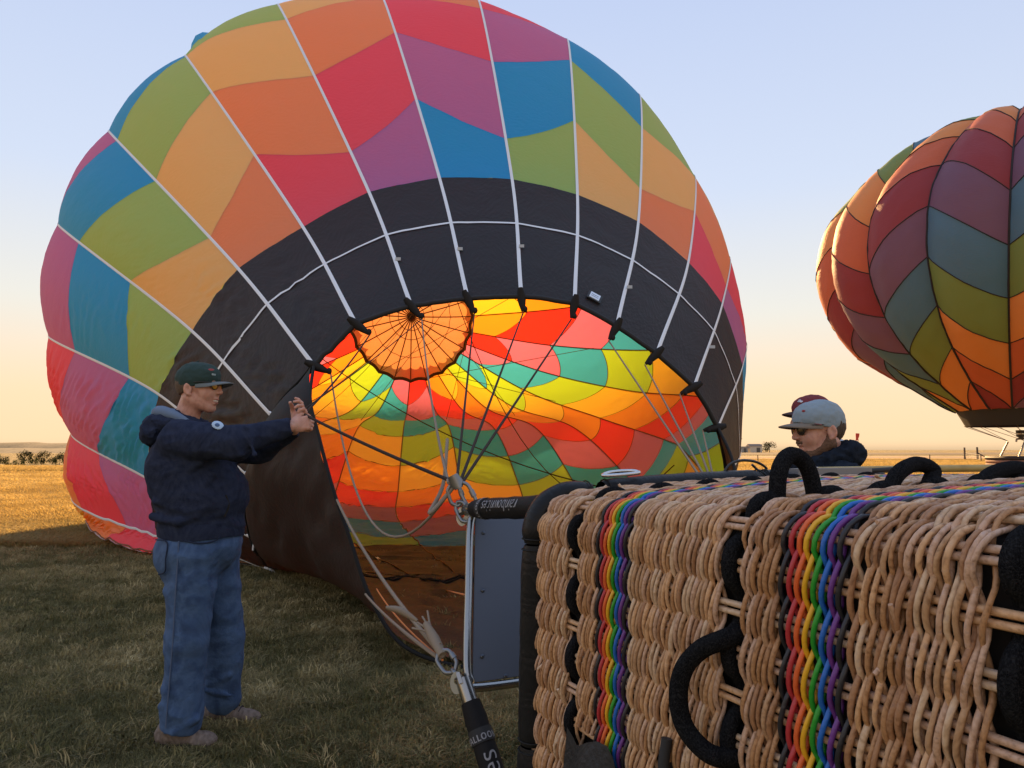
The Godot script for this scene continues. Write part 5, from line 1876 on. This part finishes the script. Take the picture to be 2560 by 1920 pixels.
		for r in 3:
			var row := PackedVector3Array()
			for c in 33:
				var a := TAU * c / 32.0
				var ex := 0.152 * signf(cos(a)) * pow(absf(cos(a)), 0.8)
				row.append(V(x + 0.142 + ex, 0.001 + r * 0.013, z - 0.006) + Vector3(0, 0, sin(a) * (0.049 + 0.005 * cos(a))))
			rows.append(row)
		sole.grid(rows, [], true)
		part("sole", sole.done(), mat("sole_rubber", lin(0.035, 0.03, 0.028), 0.8), sh)
		var la := Mb.new()
		for k in 4:
			la.tube(spline([V(x + 0.12 + k * 0.022, 0.092 - k * 0.008, z - 0.035), V(x + 0.125 + k * 0.022, 0.112 - k * 0.009, z), V(x + 0.12 + k * 0.022, 0.092 - k * 0.008, z + 0.035)], 4), 0.0035, 5)
		for s2: float in [-1.0, 1.0]:
			la.tube(spline([V(x + 0.135, 0.115, z), V(x + 0.13, 0.125, z + s2 * 0.03), V(x + 0.15, 0.085, z + s2 * 0.05), V(x + 0.17, 0.105, z + s2 * 0.02)], 5), 0.003, 5)
		part("laces", la.done(), mat("lace", lin(0.03, 0.025, 0.03), 0.8), sh)

func ramp(n: int, a: float, b: float) -> Array:
	var out := []
	for k in n: out.append(lerpf(a, b, sin(PI * k / (n - 1.0))))
	return out

func build_cap_men() -> void:
	var skin: StandardMaterial3D = mats["skin"]
	# the nearer of the two, behind the basket, looking left
	var th := thing("person", "bearded man in grey cap, sunglasses and black hoodie looking left behind the basket", "person", V(1.42, 0, 3.32))
	var HT := Transform3D(Basis(Vector3(0, 0, 1), 0.10) * Basis(Vector3.UP, PI + 0.10), V(1.369, 1.497, 3.30))
	var b := Mb.new()
	nets(b, head_shapes(HT), 0.0045)
	nets(b, [
		["e", V(1.45, 1.16, 3.33), Vector3(0.14, 0.22, 0.18), Basis.IDENTITY, 0.05], ["e", V(1.46, 0.92, 3.33), Vector3(0.14, 0.2, 0.16), Basis.IDENTITY, 0.05],
		["c", V(1.43, 1.26, 3.14), V(1.40, 1.02, 3.08), 0.05, 0.042, 0.03], ["c", V(1.40, 1.02, 3.08), V(1.22, 0.92, 3.12), 0.042, 0.03, 0.01],
		["c", V(1.43, 1.26, 3.52), V(1.40, 1.02, 3.58), 0.05, 0.042, 0.03], ["c", V(1.40, 1.02, 3.58), V(1.22, 0.92, 3.52), 0.042, 0.03, 0.01],
		["c", V(1.46, 0.84, 3.24), V(1.42, 0.45, 3.24), 0.08, 0.06, 0.02], ["c", V(1.42, 0.45, 3.24), V(1.47, 0.05, 3.24), 0.055, 0.04, 0.02],
		["c", V(1.46, 0.84, 3.42), V(1.42, 0.45, 3.42), 0.08, 0.06, 0.02], ["c", V(1.42, 0.45, 3.42), V(1.47, 0.05, 3.42), 0.055, 0.04, 0.02]], 0.018)
	for q in 2:
		var hx := Vector3(-0.9, -0.4, 0).normalized()
		var hy := Vector3(-0.4, 0.9, 0).normalized()
		nets(b, hand_shapes(Transform3D(Basis(hx, hy, hx.cross(hy) ), V(1.22, 0.92, [3.12, 3.52][q])), [0.5, 0.55, 0.6, 0.65], Vector3(0.8, -0.4, 0.2)), 0.004)
	var body := part("body", b.done(), skin, th)
	var eb := Mb.new()
	for z: float in [0.032, -0.032]: eb.ball(HT * Vector3(0.083, 0.024, z), Vector3(0.011, 0.011, 0.011))
	part("eyes", eb.done(), mat("eye", lin(0.25, 0.22, 0.2), 0.2), body)
	var beard_m := wear(mat("beard", Color.WHITE, 0.9), speckle([Color(0.06, 0.032, 0.02), Color(0.13, 0.07, 0.04), Color(0.24, 0.13, 0.08)], 0.2, 3, 63, 128), 14.0)
	var P := func(x: float, y: float, z: float) -> Vector3: return HT * Vector3(x, y, z)
	part("beard", body_mesh([
		["c", P.call(-0.012, -0.050, 0.052), P.call(0.064, -0.092, 0.019), 0.030, 0.027, 0.02], ["c", P.call(-0.012, -0.050, -0.052), P.call(0.064, -0.092, -0.019), 0.030, 0.027, 0.02],
		["c", P.call(0.074, -0.096, 0.01), P.call(0.074, -0.096, -0.01), 0.0255, 0.0255, 0.02], ["c", P.call(-0.008, -0.02, 0.066), P.call(-0.010, -0.05, 0.056), 0.012, 0.022, 0.02], ["c", P.call(-0.008, -0.02, -0.066), P.call(-0.010, -0.05, -0.056), 0.012, 0.022, 0.02],
		["c", P.call(0.099, -0.035, 0.020), P.call(0.104, -0.033, 0.0), 0.007, 0.0085, 0.004], ["c", P.call(0.099, -0.035, -0.020), P.call(0.104, -0.033, 0.0), 0.007, 0.0085, 0.004]], 0.0042, [], 0.004, Vector3(70, 70, 70), 13), beard_m, th)
	part("hair", body_mesh([["e", HT * Vector3(-0.035, 0.03, 0), Vector3(0.082, 0.090, 0.080), HT.basis, 0.005], ["x", HT * Vector3(0.075, -0.03, 0), Vector3(0.087, 0.12, 0.2), HT.basis, 0.004]], 0.0045, [[(HT.basis * Vector3(0.3, -1, 0)).normalized(), HT * Vector3(-0.09, -0.050, 0)]], 0.004, Vector3(60, 30, 60), 19), mat("hair_dark", lin(0.06, 0.042, 0.03), 0.8), th)
	var grey := wear(mat("cap_grey", lin(0.24, 0.31, 0.36), 0.85), null, 40.0, bumps(0.2, 2, 15, 128, 3.0), 0.3)
	var cap := part("cap", cap_dome(HT, 0.008, 0.30, 0.046), grey, th)
	part("brim", cap_brim(HT, 0.052, 0.085, 0.018, 0.006), mat("brim_brown", lin(0.19, 0.155, 0.12), 0.8), cap)
	var cordp := PackedVector3Array()
	for q in 15:
		var a := (q - 7) / 7.0 * 1.2
		cordp.append(HT * Vector3(-0.012 + cos(a) * 0.114, 0.056 - 0.022 * pow((q - 7) / 7.0, 2.0), sin(a) * 0.090))
	part("cord", tube_mesh(cordp, 0.0022, 5), mat("cord_red", lin(0.30, 0.06, 0.05), 0.7), cap)
	var em := Mb.new()
	for q in [[0.0, 0.0, 0.017, 0.011], [-0.014, 0.007, 0.009, 0.006], [0.016, 0.010, 0.010, 0.005], [0.004, -0.010, 0.008, 0.006]]:
		em.ball(HT * Vector3(0.086 - absf(q[0]) * 0.2, 0.095 + q[1], -0.030 + q[0]), Vector3(0.005, q[3], q[2]), HT.basis * Basis(Vector3.UP, 0.42) * Basis(Vector3(0, 0, 1), 0.45), 10)
	part("red_emblem", em.done(), mat("badge_red", lin(0.30, 0.04, 0.04), 0.7), cap)
	glasses(th, th, HT, lin(0.03, 0.022, 0.016), true)
	var black := wear(mat("black_fleece", Color.WHITE, 0.92), speckle([Color(0.010, 0.013, 0.020), Color(0.016, 0.022, 0.034), Color(0.022, 0.028, 0.040)], 0.06, 4, 65, 256), 2.2, bumps(0.25, 3, 56, 256, 2.5), 0.35)
	black.metallic_specular = 0.15
	var hs := [
		["e", V(1.425, 1.12, 3.33), Vector3(0.185, 0.25, 0.225), Basis(Vector3(0, 0, 1), 0.1), 0.04],
		["c", V(1.41, 1.275, 3.16), V(1.42, 1.275, 3.50), 0.085, 0.085, 0.05],
		["c", V(1.40, 1.27, 3.14), V(1.39, 1.02, 3.07), 0.082, 0.068, 0.03], ["c", V(1.39, 1.02, 3.07), V(1.24, 0.93, 3.12), 0.066, 0.045, 0.02],
		["c", V(1.41, 1.27, 3.52), V(1.40, 1.02, 3.59), 0.082, 0.068, 0.03], ["c", V(1.40, 1.02, 3.59), V(1.24, 0.93, 3.52), 0.066, 0.045, 0.02],
		["e", V(1.46, 0.92, 3.33), Vector3(0.16, 0.15, 0.19), Basis.IDENTITY, 0.04]]
	var hd := part("hoodie", body_mesh(hs, 0.012, [], 0.018, Vector3(8, 10, 8), 41), black, th)
	part("hood", body_mesh([
		["e", V(1.485, 1.395, 3.32), Vector3(0.070, 0.062, 0.13), Basis(Vector3(0, 0, 1), 0.5), 0.03],
		["c", V(1.47, 1.41, 3.23), V(1.315, 1.345, 3.225), 0.042, 0.036, 0.03], ["c", V(1.47, 1.41, 3.41), V(1.325, 1.345, 3.40), 0.042, 0.036, 0.03], ["c", V(1.31, 1.335, 3.225), V(1.30, 1.325, 3.40), 0.034, 0.034, 0.03]], 0.009, [], 0.014, Vector3(14, 14, 14), 43), black, hd)
	part("trousers", body_mesh([["e", V(1.46, 0.86, 3.33), Vector3(0.155, 0.13, 0.18), Basis.IDENTITY, 0.03], ["c", V(1.46, 0.82, 3.24), V(1.42, 0.45, 3.24), 0.10, 0.08, 0.03], ["c", V(1.42, 0.45, 3.24), V(1.47, 0.08, 3.24), 0.08, 0.075, 0.03], ["c", V(1.46, 0.82, 3.42), V(1.42, 0.45, 3.42), 0.10, 0.08, 0.03], ["c", V(1.42, 0.45, 3.42), V(1.47, 0.08, 3.42), 0.08, 0.075, 0.03]], 0.018), mats["denim"], th)
	for z: float in [3.24, 3.42]:
		part("shoe", body_mesh([["c", V(1.50, 0.045, z), V(1.30, 0.035, z), 0.045, 0.038, 0.02]], 0.012, [[Vector3(0, -1, 0), V(0, 0.004, z)]]), mats["shoe_suede"], th)
	# the one behind him: only a dark red cap and a pale collar show
	var t3 := thing("person", "person in a dark red cap half hidden behind the man in the grey cap", "person", V(1.78, 0, 4.25))
	var H3 := Transform3D(Basis(Vector3(0, 0, 1), 0.04) * Basis(Vector3.UP, PI + 0.05), V(1.713, 1.588, 4.22))
	var b3 := Mb.new()
	nets(b3, head_shapes(H3), 0.0055)
	nets(b3, [["e", V(1.79, 1.22, 4.25), Vector3(0.12, 0.22, 0.17), Basis.IDENTITY, 0.05], ["e", V(1.80, 0.95, 4.25), Vector3(0.12, 0.2, 0.15), Basis.IDENTITY, 0.05],
		["c", V(1.79, 1.33, 4.06), V(1.80, 1.05, 4.02), 0.048, 0.04, 0.03], ["c", V(1.80, 1.05, 4.02), V(1.68, 0.88, 4.06), 0.04, 0.03, 0.01],
		["c", V(1.79, 1.33, 4.44), V(1.80, 1.05, 4.48), 0.048, 0.04, 0.03], ["c", V(1.80, 1.05, 4.48), V(1.68, 0.88, 4.44), 0.04, 0.03, 0.01],
		["c", V(1.80, 0.85, 4.16), V(1.79, 0.06, 4.16), 0.075, 0.04, 0.02], ["c", V(1.80, 0.85, 4.34), V(1.79, 0.06, 4.34), 0.075, 0.04, 0.02]], 0.018)
	for q in 2:
		var hx := Vector3(-0.5, -0.85, 0).normalized()
		var hy := Vector3(-0.85, 0.5, 0).normalized()
		nets(b3, hand_shapes(Transform3D(Basis(hx, hy, hx.cross(hy)), V(1.68, 0.88, [4.06, 4.44][q])), [0.4, 0.45, 0.5, 0.55], Vector3(0.9, -0.4, 0.1)), 0.005)
	part("body", b3.done(), skin, t3)
	var redm := wear(mat("cap_red", lin(0.17, 0.022, 0.03), 0.85), null, 40.0, bumps(0.2, 2, 15, 128, 3.0), 0.3)
	var c3 := part("cap", cap_dome(H3, 0.008, 0.22, 0.05), redm, t3)
	part("brim", cap_brim(H3, 0.055, 0.075, 0.026, 0.0), mat("brim_dark", lin(0.05, 0.02, 0.02), 0.8), c3)
	var e3 := Mb.new()
	for q in [[0.0, 0.0, 0.020, 0.005], [0.004, 0.007, 0.010, 0.005], [-0.012, -0.004, 0.008, 0.004]]:
		e3.ball(H3 * Vector3(0.082, 0.108 + q[1], -0.042 + q[0]), Vector3(0.006, q[3], q[2]), H3.basis * Basis(Vector3.UP, 0.6), 10)
	part("white_emblem", e3.done(), mat("emblem_white", lin(0.6, 0.62, 0.72), 0.6), c3)
	var sh := mat("pale_shirt", lin(0.45, 0.50, 0.55), 0.9)
	var s3 := part("shirt", body_mesh([["e", V(1.79, 1.20, 4.25), Vector3(0.15, 0.23, 0.195), Basis.IDENTITY, 0.04], ["e", V(1.80, 0.95, 4.25), Vector3(0.15, 0.17, 0.18), Basis.IDENTITY, 0.05], ["c", V(1.79, 1.345, 4.07), V(1.79, 1.345, 4.43), 0.07, 0.07, 0.05], ["c", V(1.79, 1.34, 4.06), V(1.80, 1.05, 4.02), 0.065, 0.056, 0.03], ["c", V(1.79, 1.34, 4.44), V(1.80, 1.05, 4.48), 0.065, 0.056, 0.03]], 0.016, [], 0.014, Vector3(9, 9, 9), 45), sh, t3)
	part("collar", body_mesh([["e", V(1.835, 1.435, 4.24), Vector3(0.085, 0.055, 0.10), Basis.IDENTITY, 0.02]], 0.011), sh, s3)
	part("trousers", body_mesh([["e", V(1.80, 0.86, 4.25), Vector3(0.14, 0.12, 0.17), Basis.IDENTITY, 0.03], ["c", V(1.80, 0.82, 4.16), V(1.79, 0.10, 4.16), 0.095, 0.075, 0.03], ["c", V(1.80, 0.82, 4.34), V(1.79, 0.10, 4.34), 0.095, 0.075, 0.03]], 0.02), mats["denim"], t3)
	for z: float in [4.16, 4.34]:
		part("shoe", body_mesh([["c", V(1.82, 0.045, z), V(1.62, 0.035, z), 0.045, 0.038, 0.02]], 0.014, [[Vector3(0, -1, 0), V(0, 0.004, z)]]), mats["shoe_suede"], t3)

# ---------------------------------------------------------------- odds and ends on the basket
func build_small_things() -> void:
	var wood := wear(mat("yellow_pole", Color.WHITE, 0.5), speckle([Color(0.30, 0.21, 0.06), Color(0.45, 0.33, 0.11), Color(0.38, 0.27, 0.09)], 0.05, 3, 67, 128), 2.0)
	lone("wooden_pole", tube_mesh(pts([V(1.06, 1.347, 2.655), V(1.40, 1.352, 2.66), V(1.75, 1.356, 2.66)]), 0.0125, 10), wood, "long yellow wooden pole lying across the far rim corner behind the rope loops", "pole")
	var mtl := mat("grey_bar", lin(0.22, 0.24, 0.28), 0.35, 0.6)
	var g := Mb.new()
	var c := bp(0.05, 1.05, 1.350)
	var ex := Vector3(BW.x, 0, -BW.y).normalized()
	g.box(c, Vector3(0.33, 0.022, 0.040), Basis(ex, Vector3.UP, ex.cross(Vector3.UP)))
	var bar := thing("metal_bar", "flat grey metal bar with a clip lying on the far part of the rim pad", "bar", c)
	part("bar", g.done(), mtl, bar)
	part("clip", tube_mesh(spline([c + ex * -0.13 + Vector3(0, 0.013, 0.01), c + ex * -0.10 + Vector3(0, 0.016, 0.022), c + ex * -0.07 + Vector3(0, 0.013, 0.02), c + ex * -0.10 + Vector3(0, 0.013, 0.0)], 5, true), 0.0025, 5, Vector3.UP, true), mats["bright_steel"], bar)
	var k := thing("marker_pen", "black rod with a green tip lying behind the metal bar", "rod", c + ex * 0.2)
	part("barrel", tube_mesh(pts([c + ex * 0.17 + Vector3(0, 0.0, 0), c + ex * 0.285 + Vector3(0, 0.004, 0)]), 0.008, 8), mat("black_strap", lin(0.017, 0.018, 0.02), 0.7), k)
	part("tip", tube_mesh(pts([c + ex * 0.285 + Vector3(0, 0.004, 0), c + ex * 0.315 + Vector3(0, 0.006, 0)]), PackedFloat32Array([0.008, 0.004]), 8), mat("tip_green", lin(0.02, 0.22, 0.12), 0.5), k)
	var q0 := bp(-0.02, 0.66, 1.345)
	lone("black_cable", tube_mesh(spline([q0, q0 + ex * 0.03 + Vector3(0, 0.030, 0), q0 + ex * 0.08 + Vector3(0, 0.042, 0), q0 + ex * 0.14 + Vector3(0, 0.036, 0.0), q0 + ex * 0.18 + Vector3(0, 0.015, 0), q0 + ex * 0.15 + Vector3(0, 0.008, 0), q0 + ex * 0.12 + Vector3(0, 0.028, 0)], 6), 0.0045, 6), mat("cable_black", lin(0.012, 0.012, 0.013), 0.35), "thin black cable loop standing on the rim pad left of the upright rope loop", "cable")

# ---------------------------------------------------------------- grass
func tuft(blades: int, tall: float, wide: float, splay: float, sd: int) -> ArrayMesh:
	var r := RandomNumberGenerator.new()
	r.seed = sd
	var b := Mb.new()
	for k in blades:
		var a := r.randf() * TAU
		var d := Vector3(cos(a), 0, sin(a))
		var side := Vector3(-d.z, 0, d.x) * wide * r.randf_range(0.7, 1.2)
		var o := d * r.randf() * splay * 0.7 + Vector3(r.randfn(), 0, r.randfn()) * splay * 0.4
		var hgt := tall * r.randf_range(0.55, 1.15)
		var bend := r.randf_range(0.35, 1.3) * hgt
		var m1 := o + d * bend * 0.35 + Vector3(0, hgt * 0.62, 0)
		var m2 := o + d * bend + Vector3(0, hgt * r.randf_range(0.6, 1.0), 0)
		var nn := (Vector3.UP * 0.35 - d).normalized()
		var at := b.v.size()
		for q: Vector3 in [o - side, o + side, m1 - side * 0.7, m1 + side * 0.7, m2]:
			b.v.append(q); b.n.append(nn); b.t.append(Vector2.ZERO)
		b.i.append_array([at, at + 2, at + 1, at + 1, at + 2, at + 3, at + 2, at + 4, at + 3])
	return b.done()

func spread(called: String, label: String, m: Mesh, mt: Material, spots: Array, cols: Array) -> void:
	var mm := MultiMesh.new()
	mm.transform_format = MultiMesh.TRANSFORM_3D
	mm.use_colors = true
	mm.mesh = m
	mm.instance_count = spots.size()
	for k in spots.size():
		mm.set_instance_transform(k, spots[k])
		mm.set_instance_color(k, cols[k])
	var o := MultiMeshInstance3D.new()
	o.name = fresh(called)
	o.multimesh = mm
	o.material_override = mt
	add_child(o)
	tag(o, label, "grass", "", "stuff")

func build_grass() -> void:
	var gm := mat("grass_blade", Color.WHITE, 0.7)
	gm.vertex_color_use_as_albedo = true
	gm.backlight_enabled = true
	gm.backlight = Color(0.75, 0.75, 0.75)
	var r := RandomNumberGenerator.new()
	r.seed = 2024
	var patch := noise(0.55, 3, 5)
	var fine := noise(2.2, 2, 6)
	var pal := [Color(0.14, 0.135, 0.052), Color(0.25, 0.225, 0.095), Color(0.38, 0.315, 0.15), Color(0.54, 0.45, 0.235), Color(0.68, 0.60, 0.36)]
	# near turf
	for variant in 2:
		var spots := []
		var cols := []
		var want := 62000
		for k in want:
			var d := 2.6 + pow(r.randf(), 1.7) * 12.5
			var x := r.randf_range(-0.80 * d - 0.4, minf(0.12 * d + 0.6, 2.2))
			var q := patch.get_noise_2d(x, d)
			var f := fine.get_noise_2d(x, d)
			if q < -0.38 and r.randf() < 0.5: continue
			var s := r.randf_range(0.65, 1.25) * (1.0 + 0.5 * f) * (0.9 + d * 0.03)
			var bs := Basis(Vector3.UP, r.randf() * TAU).scaled(Vector3(s, s * r.randf_range(0.75, 1.15), s))
			bs = Basis(Vector3(r.randfn(), 0, r.randfn()).normalized(), r.randf() * 0.35) * bs
			spots.append(Transform3D(bs, V(x, ground_h(x, d), d)))
			var t := clampf(0.34 + q * 0.5 + f * 0.25 + r.randfn() * 0.16, 0.0, 0.999) * 4.0
			var c: Color = pal[int(t)].lerp(pal[int(t) + 1], t - int(t))
			cols.append(c * r.randf_range(0.8, 1.2))
		spread("grass", ["short trampled olive grass in the foreground", "pale dry blades mixed into the foreground grass"][variant], tuft(9 if variant == 0 else 6, 0.050, 0.0030, 0.034, 11 + variant), gm, spots, cols)
	# taller green tussocks and bleached stems scattered through the turf
	var tall_s := []
	var tall_c := []
	for k in 5200:
		var d := 2.6 + pow(r.randf(), 1.6) * 10.0
		var x := r.randf_range(-0.80 * d - 0.4, minf(0.12 * d + 0.6, 2.0))
		var q := patch.get_noise_2d(x * 1.7 + 30.0, d * 1.7)
		if q < 0.12: continue
		var s := r.randf_range(0.7, 1.3)
		tall_s.append(Transform3D(Basis(Vector3(r.randfn(), 0, r.randfn()).normalized(), r.randf() * 0.5) * Basis(Vector3.UP, r.randf() * TAU).scaled(Vector3(s, s, s)), V(x, 0, d)))
		tall_c.append(Color(0.13, 0.13, 0.042) * r.randf_range(0.7, 1.3) if r.randf() < 0.6 else Color(0.52, 0.43, 0.22) * r.randf_range(0.7, 1.1))
	# blades that close round the man's shoes
	for k in 260:
		var q := k % 2
		var a := r.randf() * TAU
		var x: float = [-1.56, -1.46][q] + cos(a) * 0.185 * r.randf_range(0.9, 1.25)
		var d: float = [3.695, 4.0][q] - absf(sin(a)) * 0.062 * r.randf_range(1.0, 1.7)
		var s := r.randf_range(0.35, 0.7)
		tall_s.append(Transform3D(Basis(Vector3.UP, r.randf() * TAU).scaled(Vector3(s, s, s)), V(x, 0, d)))
		tall_c.append(pal[1].lerp(pal[3], r.randf()))
	spread("grass", "taller tussocks and bleached stems in the foreground grass", tuft(10, 0.066, 0.0032, 0.045, 15), gm, tall_s, tall_c)
	# sunlit field, left and right
	var dm := mat("dry_blade", Color.WHITE, 0.7)
	dm.vertex_color_use_as_albedo = true
	dm.backlight_enabled = true
	dm.backlight = Color(1, 1, 1)
	var gold := [Color(0.28, 0.19, 0.06), Color(0.44, 0.30, 0.095), Color(0.56, 0.40, 0.13), Color(0.66, 0.50, 0.19)]
	for side in 2:
		var spots := []
		var cols := []
		for k in 70000:
			var d: float
			var x: float
			if side == 0:
				d = 11.0 + pow(r.randf(), 1.9) * 60.0
				x = -r.randf_range(0.42, 0.80) * d
			else:
				d = 8.0 + pow(r.randf(), 1.5) * 95.0
				x = r.randf_range(0.20, 0.76) * d
			var q := patch.get_noise_2d(x * 0.5, d * 0.5)
			var s := r.randf_range(0.7, 1.3) * (1.0 + d * 0.022) * (1.0 + 0.4 * q)
			var bs := Basis(Vector3.UP, r.randf() * TAU).scaled(Vector3(s * 1.5, s, s * 1.5))
			spots.append(Transform3D(bs, V(x, ground_h(x, d), d)))
			var t := clampf(0.5 + q * 0.6 + r.randfn() * 0.2, 0.0, 0.999) * 3.0
			var c: Color = gold[int(t)].lerp(gold[int(t) + 1], t - int(t))
			if d < 17.0 and side == 0: c = c.lerp(pal[2], smoothstep(17.0, 12.0, d) * 0.7)
			cols.append(c)
		spread("grass", ["golden sunlit stubble on the left of the field", "golden sunlit stubble on the right of the field"][side], tuft(9, 0.075, 0.005, 0.06, 21 + side), dm, spots, cols)
	# taller dead grass along the field edges
	var spots2 := []
	var cols2 := []
	for k in 22000:
		var left := r.randf() < 0.4
		var d := r.randf_range(47.0, 54.0) if left else (r.randf_range(60.0, 66.0) if r.randf() < 0.4 else r.randf_range(80.0, 92.0))
		var x := -r.randf_range(0.50, 0.80) * d if left else r.randf_range(0.24, 0.76) * d
		var s := r.randf_range(0.7, 1.3)
		spots2.append(Transform3D(Basis(Vector3.UP, r.randf() * TAU).scaled(Vector3(s, s, s)), V(x, ground_h(x, d), d)))
		var c: Color = gold[r.randi() % 4]
		cols2.append(c * r.randf_range(0.7, 1.1))
	spread("grass", "long dead grass along the far edges of the field", tuft(9, 0.24, 0.012, 0.2, 31), dm, spots2, cols2)
